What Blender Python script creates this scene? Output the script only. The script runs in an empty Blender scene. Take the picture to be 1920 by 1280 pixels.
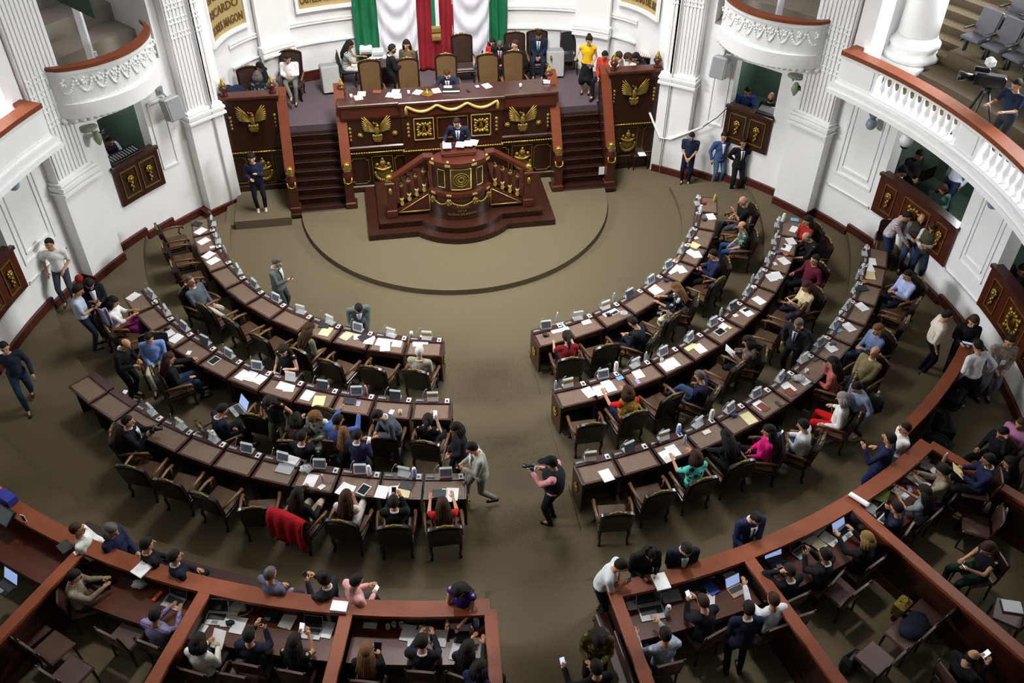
import bpy, math, random
import numpy as np
from mathutils import Vector, Matrix, Quaternion
random.seed(7)
SC = bpy.context.scene
COL = SC.collection
PI = math.pi
def RAD(d): return math.radians(d)

# ---------------------------------------------------------------- camera
CF, CPIT, CROLL, CYAW = 1713.66, 0.7174, 0.0101, 0.1728
CLOC = Vector((-2.1534, -21.08, 13.797))
_fw = Vector((math.sin(CYAW)*math.cos(CPIT), math.cos(CYAW)*math.cos(CPIT), -math.sin(CPIT)))
_rt0 = Vector((math.cos(CYAW), -math.sin(CYAW), 0)); _up0 = _rt0.cross(_fw)
_rt = math.cos(CROLL)*_rt0 + math.sin(CROLL)*_up0
_up = -math.sin(CROLL)*_rt0 + math.cos(CROLL)*_up0
cam = bpy.data.cameras.new('camera'); camo = bpy.data.objects.new('camera', cam); COL.objects.link(camo)
M = Matrix((_rt, _up, -_fw)).transposed().to_4x4(); M.translation = CLOC
camo.matrix_world = M
cam.sensor_width = 36; cam.lens = CF*36/1920; cam.clip_end = 200
SC.camera = camo
def at(px, py, z):
    "the point of the room at height z that the photograph shows at this pixel"
    d = _fw + _rt*((px-960)/CF) - _up*((py-640)/CF)
    return CLOC + d*((z-CLOC.z)/d.z)
def atcyl(px, py, R, yc=-7.0):
    d = _fw + _rt*((px-960)/CF) - _up*((py-640)/CF)
    a = d.x**2+d.y**2; b = CLOC.x*d.x+(CLOC.y-yc)*d.y; c = CLOC.x**2+(CLOC.y-yc)**2-R*R
    return CLOC + d*((-b+math.sqrt(b*b-a*c))/a)
def aty(px, py, y):
    d = _fw + _rt*((px-960)/CF) - _up*((py-640)/CF)
    return CLOC + d*((y-CLOC.y)/d.y)

# ---------------------------------------------------------------- light
SC.view_settings.view_transform = 'Standard'; SC.view_settings.look = 'None'
SC.view_settings.exposure = 0.0; SC.view_settings.gamma = 1.0; SC.view_settings.use_curve_mapping = False
w = bpy.data.worlds.new('world'); SC.world = w; w.use_nodes = True
w.node_tree.nodes['Background'].inputs[0].default_value = (0.93, 0.97, 1.0, 1)
w.node_tree.nodes['Background'].inputs[1].default_value = 0.36
def area(name, loc, target, size, power, color=(1, .98, .96), shape='DISK'):
    l = bpy.data.lights.new(name, 'AREA'); l.shape = shape; l.size = size; l.energy = power; l.color = color
    o = bpy.data.objects.new(name, l); COL.objects.link(o); o.location = loc
    o.rotation_euler = (Vector(target)-Vector(loc)).to_track_quat('-Z', 'Y').to_euler()
    return o
sk = area('skylight', (0.0, -1.5, 16.5), (0, -1.6, 0), 5.0, 760); sk.data.spread = RAD(90)
for sx in (-1, 1):
    wl = area('gallery_windows', (sx*16.5, -4.5, 9.6), (0, -2.5, 4.0), 9.0, 1800, (.97, .985, 1), 'RECTANGLE'); wl.data.size_y = 3.2; wl.data.spread = RAD(120)
area('stage_lamp', (0.0, -5.0, 13.0), (0, 2.5, 2.5), 2.0, 330, (1, .97, .92)).data.spread = RAD(80)

for sp_a in (-38, -28.5, -19, -9.5, 8.5, 18, 28):      # fill spots added to brighten the press desks and their papers
    sl = bpy.data.lights.new('press_fill_spot', 'SPOT'); sl.energy = 2300; sl.spot_size = RAD(17); sl.spot_blend = .8; sl.shadow_soft_size = .5; sl.color = (1, .97, .93)
    so = bpy.data.objects.new('press_fill_spot', sl); COL.objects.link(so); ca, sa = math.cos(RAD(sp_a)), math.sin(RAD(sp_a))
    so.location = (9.5*sa, -9.5*ca, 13.5); so.rotation_euler = (Vector((13.9*sa, -13.9*ca, 1.2))-so.location).to_track_quat('-Z', 'Y').to_euler()

# ---------------------------------------------------------------- materials
def lin(c): return c/12.92 if c <= .04045 else ((c+.055)/1.055)**2.4
def C(h):
    h = h.lstrip('#'); return tuple(lin(int(h[i:i+2], 16)/255) for i in (0, 2, 4))+(1,)
MATS = {}
def mat(name, col='#888888', rough=.6, metal=0, noise=None, bump=None, emit=0, trans=0, alpha=1, pat=None, coat=0, spec=None):
    "noise=(scale, amount): colour variation; bump=(scale, strength); pat=(kind, scale, colour2)"
    if name in MATS: return MATS[name]
    m = bpy.data.materials.new(name); m.use_nodes = True; nt = m.node_tree; N = nt.nodes; L = nt.links
    b = N['Principled BSDF']; c = C(col)
    b.inputs['Base Color'].default_value = c; b.inputs['Roughness'].default_value = rough; b.inputs['Metallic'].default_value = metal
    if coat: b.inputs['Coat Weight'].default_value = coat; b.inputs['Coat Roughness'].default_value = .15
    if spec is not None: b.inputs['Specular IOR Level'].default_value = spec
    if alpha < 1: b.inputs['Alpha'].default_value = alpha
    if trans: b.inputs['Transmission Weight'].default_value = trans; b.inputs['IOR'].default_value = 1.2
    if emit: b.inputs['Emission Color'].default_value = c; b.inputs['Emission Strength'].default_value = emit
    tc = N.new('ShaderNodeTexCoord'); src = None
    if pat:
        kind, sc, c2 = pat; mp = N.new('ShaderNodeMapping'); L.new(tc.outputs['Object'], mp.inputs['Vector'])
        mx = N.new('ShaderNodeMix'); mx.data_type = 'RGBA'; mx.inputs[6].default_value = c; mx.inputs[7].default_value = C(c2)
        if kind in ('stripe', 'vstripe'):
            t = N.new('ShaderNodeTexWave'); t.wave_type = 'BANDS'; t.bands_direction = 'Z' if kind == 'stripe' else 'X'; t.inputs['Scale'].default_value = sc
            r = N.new('ShaderNodeMath'); r.operation = 'GREATER_THAN'; r.inputs[1].default_value = .5
            L.new(mp.outputs[0], t.inputs['Vector']); L.new(t.outputs['Fac'], r.inputs[0]); L.new(r.outputs[0], mx.inputs[0])
        elif kind == 'plaid':
            a = []
            for dr in 'XZ':
                t = N.new('ShaderNodeTexWave'); t.wave_type = 'BANDS'; t.bands_direction = dr; t.inputs['Scale'].default_value = sc
                L.new(mp.outputs[0], t.inputs['Vector']); a.append(t)
            r = N.new('ShaderNodeMath'); r.operation = 'MULTIPLY'; L.new(a[0].outputs['Fac'], r.inputs[0]); L.new(a[1].outputs['Fac'], r.inputs[1]); L.new(r.outputs[0], mx.inputs[0])
        elif kind == 'grain':
            mp.inputs['Scale'].default_value = (1, 1, 9) if sc > 0 else (9, 9, 1)
            t = N.new('ShaderNodeTexNoise'); t.inputs['Scale'].default_value = abs(sc); t.inputs['Detail'].default_value = 5
            L.new(mp.outputs[0], t.inputs['Vector']); L.new(t.outputs['Fac'], mx.inputs[0])
        else:
            t = N.new('ShaderNodeTexVoronoi'); t.inputs['Scale'].default_value = sc
            r = N.new('ShaderNodeMath'); r.operation = 'LESS_THAN'; r.inputs[1].default_value = .38
            L.new(mp.outputs[0], t.inputs['Vector']); L.new(t.outputs['Distance'], r.inputs[0]); L.new(r.outputs[0], mx.inputs[0])
        src = mx.outputs[2]; L.new(src, b.inputs['Base Color'])
    if noise:
        t = N.new('ShaderNodeTexNoise'); t.inputs['Scale'].default_value = noise[0]; t.inputs['Detail'].default_value = 4; L.new(tc.outputs['Object'], t.inputs['Vector'])
        mr = N.new('ShaderNodeMapRange'); mr.inputs[1].default_value = .3; mr.inputs[2].default_value = .7; mr.inputs[3].default_value = 1-noise[1]; mr.inputs[4].default_value = 1+noise[1]
        L.new(t.outputs['Fac'], mr.inputs[0])
        h = N.new('ShaderNodeHueSaturation'); L.new(mr.outputs[0], h.inputs['Value'])
        if src: L.new(src, h.inputs['Color'])
        else: h.inputs['Color'].default_value = c
        L.new(h.outputs[0], b.inputs['Base Color'])
    if bump:
        t = N.new('ShaderNodeTexNoise'); t.inputs['Scale'].default_value = bump[0]; t.inputs['Detail'].default_value = 3; L.new(tc.outputs['Object'], t.inputs['Vector'])
        bp = N.new('ShaderNodeBump'); bp.inputs['Strength'].default_value = bump[1]; bp.inputs['Distance'].default_value = .01
        L.new(t.outputs['Fac'], bp.inputs['Height']); L.new(bp.outputs[0], b.inputs['Normal'])
    MATS[name] = m; return m
carpet = mat('carpet', '#675d49', .95, noise=(60, .22), bump=(180, .5), spec=.1)
carpet_dais = mat('carpet_dais', '#5b5056', .95, noise=(60, .15), spec=.1)
plaster = mat('plaster', '#f4f4f3', .75, noise=(3, .012))
plaster_orn = mat('plaster_ornament', '#f2f2f0', .75, bump=(22, 1.0))
wood = mat('dark_wood', '#3c1a10', .32, pat=('grain', 3, '#281009'), coat=.15)
woodred = mat('red_wood', '#532313', .34, pat=('grain', 3, '#3f190d'), coat=.1)
woodrail = mat('rail_wood', '#8a4a2e', .42, pat=('grain', 3, '#733a23'), spec=.25)
wooddark = mat('podium_wood', '#2e140d', .34, pat=('grain', 3, '#200d08'), coat=.15)
stairrail = mat('stair_rail', '#733820', .4, pat=('grain', 3, '#5c2b17'), spec=.3)
woodnose = mat('step_edge_wood', '#32180f', .3, coat=.2)
carpet_gal = mat('gallery_floor_carpet', '#574d3d', .95, noise=(60, .2), spec=.1)
wooddesk = mat('desk_wood', '#45251e', .32, pat=('grain', 4, '#361a15'), coat=.15)
woodchair = mat('chair_wood', '#2b140d', .35, pat=('grain', 5, '#1e0d08'), coat=.3)
woodarm = mat('arm_wood', '#74502f', .35, pat=('grain', 5, '#50331d'))
basewood = mat('baseboard_wood', '#54211a', .35, pat=('grain', 3, '#431812'))
pad = mat('desk_leather', '#78604f', .55, noise=(40, .12), bump=(200, .3))
padold = mat('chair_leather', '#553a22', .45, noise=(6, .25), bump=(40, .2))
backleather = mat('back_leather', '#1f120d', .45, noise=(5, .2))
oliveleather = mat('tribune_leather', '#5a4328', .42, noise=(4, .18))
darkleather = mat('dark_leather', '#35221d', .4, noise=(5, .2))
presseat = mat('press_leather', '#4c342a', .45, noise=(4, .2))
grayleather = mat('gray_leather', '#3c3d45', .42, noise=(4, .2))
gold = mat('gilding', '#a08438', .34, .75, noise=(18, .3))
golddull = mat('dull_gilding', '#8d7434', .45, .6, noise=(30, .35))
goldbr = mat('bright_gilding', '#c9b06a', .4, .4, noise=(20, .15))
paper = mat('paper', '#f0f0f2', .8)
paper_text = mat('printed_paper', '#eeeef0', .8, pat=('stripe', 14, '#c9c9cf'))
black = mat('black_plastic', '#121214', .35)
blackcloth = mat('black_cloth', '#15151a', .85)
white = mat('white_plastic', '#e2e2e2', .4)
gray = mat('gray_plastic', '#8d8f92', .5)
spkgray = mat('speaker_gray', '#b5b6b3', .7, noise=(200, .05))
steel = mat('steel', '#8a8a8c', .3, .9)
acrylic = mat('acrylic', '#dfe4e6', .08, alpha=.35)
screen = mat('lit_screen', '#9fb6e6', .3, emit=.75)
screenw = mat('lit_white_screen', '#dbe3f3', .3, emit=.9)
screend = mat('dark_screen', '#15181d', .15)
green = mat('green_cloth', '#0b6b45', .8, noise=(6, .1))
redcloth = mat('red_cloth', '#8a1522', .8, noise=(6, .1))
whitecloth = mat('white_cloth', '#dedde6', .8)
panelgold = mat('name_panel', '#bda56e', .5, .15, noise=(2, .08))
letter = mat('letter_gold', '#6d5426', .5, .2)
inkgold = mat('inscription_gilding', '#7d6232', .5, .3)
greenwall = mat('green_wall', '#4d5f55', .8, noise=(3, .1))
darkroom = mat('dark_room', '#2a2522', .8)

# ---------------------------------------------------------------- mesh building
class MB:
    def __init__(s): s.v = []; s.f = []; s.sm = []
    def add(s, vs, fs, smooth=False, mx=None):
        o = len(s.v)
        s.v += [tuple(mx @ Vector(p)) for p in vs] if mx else [tuple(p) for p in vs]
        s.f += [tuple(o+i for i in f) for f in fs]; s.sm += [smooth]*len(fs); return s
    def box(s, c, d, mx=None, rz=0, bev=0):
        x, y, z = (k/2 for k in d)
        if rz: mx = (mx or Matrix()) @ Matrix.Translation(c) @ Matrix.Rotation(rz, 4, 'Z'); c = (0, 0, 0)
        if bev:
            b = min(bev, x*.9, y*.9, z*.9); vs = []; 
            for (zz, k) in ((-z, b), (-z+b, 0), (z-b, 0), (z, b)):
                X, Y = x-k, y-k; q = b*.5
                for p in ((-X+q, -Y), (X-q, -Y), (X, -Y+q), (X, Y-q), (X-q, Y), (-X+q, Y), (-X, Y-q), (-X, -Y+q)): vs.append((c[0]+p[0], c[1]+p[1], c[2]+zz))
            fs = [tuple(range(7, -1, -1)), tuple(range(24, 32))]
            for r in range(3):
                for i in range(8): j = (i+1) % 8; fs.append((r*8+i, r*8+j, r*8+8+j, r*8+8+i))
            return s.add(vs, fs, False, mx)
        vs = [(c[0]+i*x, c[1]+j*y, c[2]+k*z) for k in (-1, 1) for j in (-1, 1) for i in (-1, 1)]
        return s.add(vs, [(0, 2, 3, 1), (4, 5, 7, 6), (0, 1, 5, 4), (2, 6, 7, 3), (0, 4, 6, 2), (1, 3, 7, 5)], False, mx)
    def prism(s, poly, z0, z1, mx=None, smooth=False):
        n = len(poly); vs = [(x, y, z0) for x, y in poly]+[(x, y, z1) for x, y in poly]
        fs = [tuple(range(n-1, -1, -1)), tuple(range(n, 2*n))]+[(i, (i+1) % n, n+(i+1) % n, n+i) for i in range(n)]
        return s.add(vs, fs, smooth, mx)
    def lathe(s, prof, n=16, c=(0, 0, 0), mx=None):
        vs = []; 
        for r, z in prof:
            for i in range(n): a = 2*PI*i/n; vs.append((c[0]+r*math.cos(a), c[1]+r*math.sin(a), c[2]+z))
        m = len(prof); fs = [(j*n+i, j*n+(i+1) % n, (j+1)*n+(i+1) % n, (j+1)*n+i) for j in range(m-1) for i in range(n)]
        fs += [tuple(range(n-1, -1, -1)), tuple((m-1)*n+i for i in range(n))]
        return s.add(vs, fs, True, mx)
    def tube(s, pts, r, n=8, mx=None, sq=1.0):
        pts = [Vector(p) for p in pts]; rs = r if isinstance(r, (list, tuple)) else [r]*len(pts); vs = []
        ref = Vector((0, 0, 1)); prevx = None
        for i, p in enumerate(pts):
            t = (pts[min(i+1, len(pts)-1)]-pts[max(i-1, 0)]).normalized()
            if prevx is None:
                a = ref if abs(t.z) < .9 else Vector((0, 1, 0)); x = t.cross(a).normalized()
            else: x = (prevx-t*prevx.dot(t)).normalized()
            y = t.cross(x); prevx = x
            for k in range(n): an = 2*PI*k/n; vs.append(p+(x*math.cos(an)+y*math.sin(an)*sq)*rs[i])
        m = len(pts); fs = [(j*n+k, j*n+(k+1) % n, (j+1)*n+(k+1) % n, (j+1)*n+k) for j in range(m-1) for k in range(n)]
        fs += [tuple(range(n-1, -1, -1)), tuple((m-1)*n+k for k in range(n))]
        return s.add(vs, fs, True, mx)
    def cap(s, p, q, r1, r2=None, n=10):
        r2 = r1 if r2 is None else r2; p = Vector(p); q = Vector(q); d = q-p; L = d.length or 1e-4; t = d/L
        A = [(p-t*r1*.98, r1*.15), (p-t*r1*.7, r1*.7), (p, r1), (q, r2), (q+t*r2*.7, r2*.7), (q+t*r2*.98, r2*.15)]
        return s.tube([a for a, _ in A], [b for _, b in A], n)
    def ell(s, c, r, mx=None, nu=14, nv=9, fn=None):
        vs = []; fs = []; c = Vector(c)
        for j in range(nv+1):
            ph = PI*j/nv; 
            for i in range(nu):
                th = 2*PI*i/nu; d = Vector((math.sin(ph)*math.cos(th), math.sin(ph)*math.sin(th), math.cos(ph)))
                k = fn(d) if fn else 1; vs.append(c+Vector((d.x*r[0]*k, d.y*r[1]*k, d.z*r[2]*k)))
        for j in range(nv):
            for i in range(nu): fs.append((j*nu+i, (j+1)*nu+i, (j+1)*nu+(i+1) % nu, j*nu+(i+1) % nu))
        return s.add(vs, fs, True, mx)
    def arc(s, R0, R1, z0, z1, a0, a1, c=(0, 0), n=None, fn=None):
        "annular block; angles in degrees from -Y towards +X around c"
        n = n or max(1, int(abs(a1-a0)/2.5)+1); vs = []; fs = []
        for i in range(n+1):
            a = RAD(a0+(a1-a0)*i/n)
            r0, r1 = (R0, R1) if not fn else fn(i/n)
            for r, z in ((r0, z0), (r1, z0), (r1, z1), (r0, z1)): vs.append((c[0]+r*math.sin(a), c[1]-r*math.cos(a), z))
        for i in range(n):
            for k in range(4): fs.append((i*4+k, i*4+4+k, i*4+4+(k+1) % 4, i*4+(k+1) % 4))
        fs += [(0, 1, 2, 3), (n*4+3, n*4+2, n*4+1, n*4)]
        return s.add(vs, fs)
    def sheet(s, P, mx=None, th=0):
        "P[j][i] grid of points; th gives it thickness along the normal"
        m = len(P); n = len(P[0]); vs = [Vector(p) for r in P for p in r]
        fs = [(j*n+i, j*n+i+1, (j+1)*n+i+1, (j+1)*n+i) for j in range(m-1) for i in range(n-1)]
        if th:
            nrm = []
            for j in range(m):
                for i in range(n):
                    a = vs[j*n+min(i+1, n-1)]-vs[j*n+max(i-1, 0)]; b = vs[min(j+1, m-1)*n+i]-vs[max(j-1, 0)*n+i]; k = a.cross(b); nrm.append(k.normalized() if k.length > 1e-9 else Vector((0, 0, 1)))
            o = m*n; vs += [vs[k]-nrm[k]*th for k in range(o)]
            fs += [tuple(o+q for q in reversed(f)) for f in list(fs)]
            bd = [i for i in range(n)]+[j*n+n-1 for j in range(1, m)]+[(m-1)*n+i for i in range(n-2, -1, -1)]+[j*n for j in range(m-2, 0, -1)]
            for k in range(len(bd)): a, b = bd[k], bd[(k+1) % len(bd)]; fs.append((a, o+a, o+b, b))
        return s.add(vs, fs, True, mx)
    def mesh(s, name, m=None):
        me = bpy.data.meshes.new(name); me.from_pydata(s.v, [], s.f)
        me.polygons.foreach_set('use_smooth', s.sm); 
        if m: me.materials.append(m)
        me.update(); return me
    def obj(s, name, m=None, parent=None):
        o = bpy.data.objects.new(name, s.mesh(name, m)); COL.objects.link(o)
        if parent: o.parent = parent
        return o
def tag(o, label, cat, group=None):
    o['label'] = label; o['category'] = cat
    if group: o['group'] = group
    return o
def struct(o): o['kind'] = 'structure'; return o
def thing(name, label, cat, loc=(0, 0, 0), rz=0, group=None):
    o = bpy.data.objects.new(name, None); o.empty_display_size = .1; COL.objects.link(o); o.location = loc; o.rotation_euler = (0, 0, rz)
    return tag(o, label, cat, group)
def part(parent, name, mb, m, label=None):
    o = mb.obj(name, m, parent)
    if label: o['label'] = label
    return o
def dup(root, loc, rz, label, group=None):
    r = root.copy(); COL.objects.link(r); r.location = loc; r.rotation_euler = (0, 0, rz); r['label'] = label
    if group: r['group'] = group
    for ch in list(root.children):
        c = ch.copy(); COL.objects.link(c); c.parent = r
        for g in list(ch.children): d = g.copy(); COL.objects.link(d); d.parent = c
    return r
ORD = ['first', 'second', 'third', 'fourth', 'fifth', 'sixth', 'seventh', 'eighth', 'ninth', 'tenth', 'eleventh', 'twelfth', 'thirteenth', 'fourteenth', 'fifteenth', 'sixteenth']
def pol(R, a, z=0, yc=0.0): return Vector((R*math.sin(RAD(a)), yc-R*math.cos(RAD(a)), z))
# ================================================================ THE SETTING
def TZ(r): return 0.0 if r < 6.05 else .15 if r < 8.15 else .30 if r < 10.25 else .45 if r < 12.3 else .55
AZ = [(6.05, .075), (7.5, .15), (8.55, .225), (9.55, .3), (10.5, .375), (11.43, .45), (12.4, .5), (13.4, .55)]
AL, AR = -1.06, .86           # the sides of the stepped aisle
fl = MB()
fl.box((0, -4, -.15), (30, 40, .3))
for s in (-1, 1):
    for R0, R1, z in ((6.05, 8.15, .15), (8.15, 10.25, .30), (10.25, 12.3, .45), (12.3, 18, .55)):
        x0 = abs(AL) if s < 0 else AR; n = 44; a1 = 92 if R0 < 9 else 100; inner = []; outer = []
        for i in range(n+1):
            for R, lst in ((R0, inner), (R1, outer)):
                a0 = math.degrees(math.asin(x0/R)); p = pol(R, s*(a0+(a1-a0)*i/n)); lst.append((p.x, p.y))
        poly = inner+outer[::-1]; fl.prism(poly if s > 0 else poly[::-1], -.05, z)
for k, (R0, z) in enumerate(AZ):
    R1 = AZ[k+1][0] if k < 7 else 18; n = 8; poly = []
    for R, d in ((R0, 1), (R1, -1)):
        a0, a1 = math.degrees(math.asin(AL/R)), math.degrees(math.asin(AR/R)); q = [pol(R, a0+(a1-a0)*i/n) for i in range(n+1)]; poly += [(p.x, p.y) for p in q[::d]]
    fl.prism(poly, -.05, z)
struct(fl.obj('floor', carpet))
pf = MB(); n = 48                                  # the half-round carpeted stage before the rostrum
poly = [(4.2*math.cos(PI+PI*i/n), .58+4.2*math.sin(PI+PI*i/n)) for i in range(n+1)]+[(4.2, 1.5), (-4.2, 1.5)]
pf.prism(poly, 0, .15); struct(pf.obj('stage_floor', carpet))
ip = MB(); ip.box((-5.2, .9, .125), (1.46, 1.6, .25)); ip.box((-6.05, .9, .06), (.3, 1.5, .12))
struct(ip.obj('side_step_floor', carpet))

WC = -7.0
def warc(mb, R0, R1, z0, z1, a0, a1, n=None, fn=None): return mb.arc(R0, R1, z0, z1, 180-a0, 180-a1, (0, WC), n, fn)
def wpt(R, a, z): return Vector((R*math.sin(RAD(a)), WC+R*math.cos(RAD(a)), z))
def whole(a, z):
    a = abs(a)
    return ((45.2 < a < 52.1 or 70.9 < a < 84.5 or 92.3 < a < 106) and 1.38 < z < 3.68) or (41 < a < 55.5 and z > 4.45) or (a > 62 and z > 4.12)
for side, s in (('left', -1), ('right', 1)):
    wb = MB(); bb = MB()
    A = [33.3, 41, 45.2, 52.1, 55.5, 62, 70.9, 84.5, 92.3, 106, 112]; Z = [-.05, 1.38, 3.68, 4.12, 4.45, 9.5]
    for i in range(len(A)-1):
        for j in range(5):
            if not whole((A[i]+A[i+1])/2, (Z[j]+Z[j+1])/2): warc(wb, 10.6, 10.95, Z[j], Z[j+1], s*A[i], s*A[i+1])
    struct(wb.obj('wall_'+side, plaster))
    k = 33.4
    while k < 111:
        k2 = k+1.5; p = wpt(10.55, s*(k+.7), 0); z = TZ(p.xy.length) if p.y < .4 else 0
        inp = 34.3 < k+.7 < 40.2 or 55.5 < k+.7 < 62
        warc(bb, 10.2 if inp else 10.52, 10.62, z, z+.2, s*k, s*k2, 1); k = k2
    struct(bb.obj('baseboard_'+side, basewood))
    for a0, a1 in ((34.6, 40.0), (55.8, 61.8)):
        t = MB(); warc(t, 10.27, 10.62, 0, 2.72, s*a0, s*a1)
        for z, g in ((2.72, .10), (2.80, .05), (2.87, .09), (2.95, .03)): warc(t, 10.27-g, 10.62, z, z+.06, s*(a0-g*3), s*(a1+g*3))
        warc(t, 10.33, 10.62, 3.0, 9.5, s*(a0+.2), s*(a1-.2)); nf = 9; da = (a1-a0-.6)/nf
        for i in range(nf): warc(t, 10.29, 10.34, 3.08, 9.5, s*(a0+.3+da*(i+.18)), s*(a0+.3+da*(i+.82)), 1)
        if a0 > 50: warc(t, 10.42, 10.95, 4.3, 9.5, s*61.8, s*64.2)
        zb = 4.9 if a0 < 50 else 4.25
        for r in range(8):
            for i in range(14):
                p = wpt(10.3, s*(a0+.5+(a1-a0-1)*i/13), zb+r*.11+(r//2)*.12); t.ell(p, (.028, .028, .034), None, 6, 4)
        struct(t.obj('trim_1', plaster))
    t = MB()
    def wframe(a0, a1, z0, z1, wd=.28):
        for q in ((a0, a1, z0, z0+.05), (a0, a1, z1-.05, z1), (a0, a0+wd, z0, z1), (a1-wd, a1, z0, z1)): warc(t, 10.57, 10.61, q[2], q[3], s*q[0], s*q[1])
    wframe(63.4, 69.6, 1.75, 3.9); wframe(64.2, 68.8, 1.95, 3.7, .15); wframe(86.2, 91.2, 1.75, 3.9); wframe(86.9, 90.5, 1.95, 3.7, .15); wframe(62.6, 70.2, 1.3, 1.36); wframe(42, 44.6, 1.7, 3.5); wframe(84.8, 92, 1.3, 1.36)
    struct(t.obj('trim_2', plaster))
    # rooms behind the openings
    r = MB()
    for a0, a1 in ((43, 54), (68, 88), (90, 108)):
        zr = 1.4 if a0 < 50 else 1.1; warc(r, 10.9, 14, zr-.2, zr, s*a0, s*a1); warc(r, 13.6, 13.8, 1.0, 3.9, s*a0, s*a1); warc(r, 10.96, 13.8, 3.8, 3.95, s*a0, s*a1)
        for a in (a0, a1): warc(r, 10.96, 13.8, 1.5, 3.9, s*(a-.2), s*(a+.2), 1)
    struct(r.obj('wall_rooms_'+side, greenwall))

# the apse behind the rostrum
AP = []; AE = 2.6
for i in range(97):
    t = PI-PI*i/96; c_, s_ = math.cos(t), math.sin(t)
    AP.append((6.05*math.copysign(abs(c_)**(2/AE), c_), 1.75+3.45*max(s_, 0)**(2/AE)))
AP = [(-6.05, 1.2)]+AP+[(6.05, 1.2)]
AU = [0.0]
for i in range(1, len(AP)): AU.append(AU[-1]+math.hypot(AP[i][0]-AP[i-1][0], AP[i][1]-AP[i-1][1]))
def apm(u, z, off=0.0):
    i = 1
    while i < len(AU)-1 and AU[i] < u: i += 1
    f = (u-AU[i-1])/max(1e-6, AU[i]-AU[i-1]); p0, p1 = AP[i-1], AP[i]; d = Vector((p1[0]-p0[0], p1[1]-p0[1], 0)).normalized()
    return Vector((p0[0]+(p1[0]-p0[0])*f, p0[1]+(p1[1]-p0[1])*f, z))+Vector((d.y, -d.x, 0))*off
def atapse(px, py):
    best = None; d = _fw + _rt*((px-960)/CF) - _up*((py-640)/CF)
    for i in range(1, len(AP)):
        (x0, y0), (x1, y1) = AP[i-1], AP[i]; ex, ey = x1-x0, y1-y0; den = d.x*ey-d.y*ex
        if abs(den) < 1e-9: continue
        t = ((x0-CLOC.x)*ey-(y0-CLOC.y)*ex)/den; f = ((x0-CLOC.x)*d.y-(y0-CLOC.y)*d.x)/den
        if 0 <= f <= 1 and t > 0: best = (AU[i-1]+f*(AU[i]-AU[i-1]), CLOC.z+d.z*t)
    return best
def apsheet(mb, u0, u1, z0, z1, off, th=.05):
    n = max(2, int(abs(u1-u0)/.12)); mb.sheet([[apm(u0+(u1-u0)*i/n, z, off) for i in range(n+1)] for z in (z1, z0)], None, th); mb.sm = [False]*len(mb.sm)
ab = MB(); n = len(AP)
ab.add([(x, y, z) for z in (-.05, 9.5) for x, y in AP], [(i, i+1, n+i+1, n+i) for i in range(n-1)], True)
for s in (-1, 1): ab.box((s*6.2, 1.55, 4.7), (.3, .6, 9.5))
struct(ab.obj('wall_back', plaster))
UT = AU[-1]; tr = MB(); bs = MB()
ua = atapse(480, 95)[0]; ub = atapse(545, 70)[0]; uc = atapse(1076, 50)[0]; ud = atapse(1150, 62)[0]
for u0, u1 in ((ua, ub), (uc, ud)):
    apsheet(tr, u0+.06, u1-.06, 1.9, 9.4, .10, .12)
    for z, g in ((3.0, .17), (3.08, .14), (3.16, .16), (3.24, .13)): apsheet(tr, u0, u1, z, z+.06, g, .2)
    for i in range(7): f = u0+.14+(u1-u0-.34)*i/6; apsheet(tr, f, f+.06, 3.4, 9.4, .13, .05)
for z in (2.98, 3.55, 3.62): apsheet(tr, 2.3, UT-2.3, z, z+.045, .03, .05)
struct(tr.obj('trim_3', plaster))
apsheet(bs, .3, UT-.3, 1.9, 2.2, .03, .04); struct(bs.obj('baseboard_back', basewood))
def textmesh(body, size, font_sx=1.0):
    cu = bpy.data.curves.new('lettering', 'FONT'); cu.body = body; cu.size = size; cu.extrude = .012; cu.align_x = 'CENTER'; cu.resolution_u = 2; cu.offset = size*.012
    o = bpy.data.objects.new('lettering', cu); COL.objects.link(o); dg = bpy.context.evaluated_depsgraph_get(); me = bpy.data.meshes.new_from_object(o.evaluated_get(dg))
    bpy.data.objects.remove(o); return [v.co.copy() for v in me.vertices], [tuple(p.vertices) for p in me.polygons]
def wall_panel(pl, pr, height, lines, label, size):
    (u0, z0), (u1, z1) = atapse(*pl), atapse(*pr); z = (z0+z1)/2
    t = thing('name_panel', label, 'wall panel', apm((u0+u1)/2, z, .02)); inv = t.location.copy()
    mb = MB(); apsheet(mb, u0, u1, z, z+height, .05, .05); mb.v = [tuple(Vector(v)-inv) for v in mb.v]; part(t, 'panel', mb, panelgold)
    fr = MB(); apsheet(fr, u0-.1, u1+.1, z-.1, z-.01, .09, .09); apsheet(fr, u0-.1, u0-.01, z-.1, z+height, .08, .08); apsheet(fr, u1+.01, u1+.1, z-.1, z+height, .08, .08)
    fr.v = [tuple(Vector(v)-inv) for v in fr.v]; part(t, 'frame', fr, plaster)
    for k, ln in enumerate(lines):
        vs, fs = textmesh(ln, size); lw = max(abs(v.x) for v in vs)*2; sc = min(1, (u1-u0)*.94/lw)
        l = MB(); l.add([apm((u0+u1)/2+v.x*sc, z+.13+k*size*1.28+v.y, .112+v.z)-inv for v in vs], fs); part(t, 'lettering', l, letter)
wall_panel((393, 83), (455, 40), 2.4, ['FLORES MAGON', 'RICARDO', 'GALEANA', 'HERMENEGILDO'], 'gold panel with names in dark letters, curved wall left of the flag', .31)
wall_panel((558, 13), (656, 3), 1.2, ['CASTILLO MARTINEZ'], 'gold panel with one name showing, beside green left edge of the flag', .27)
wall_panel((1170, 0), (1238, 31), 1.4, ['CARDENAS DEL RIO'], 'gold panel with a dark-lettered name, curved wall right of the flag', .3)
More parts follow.
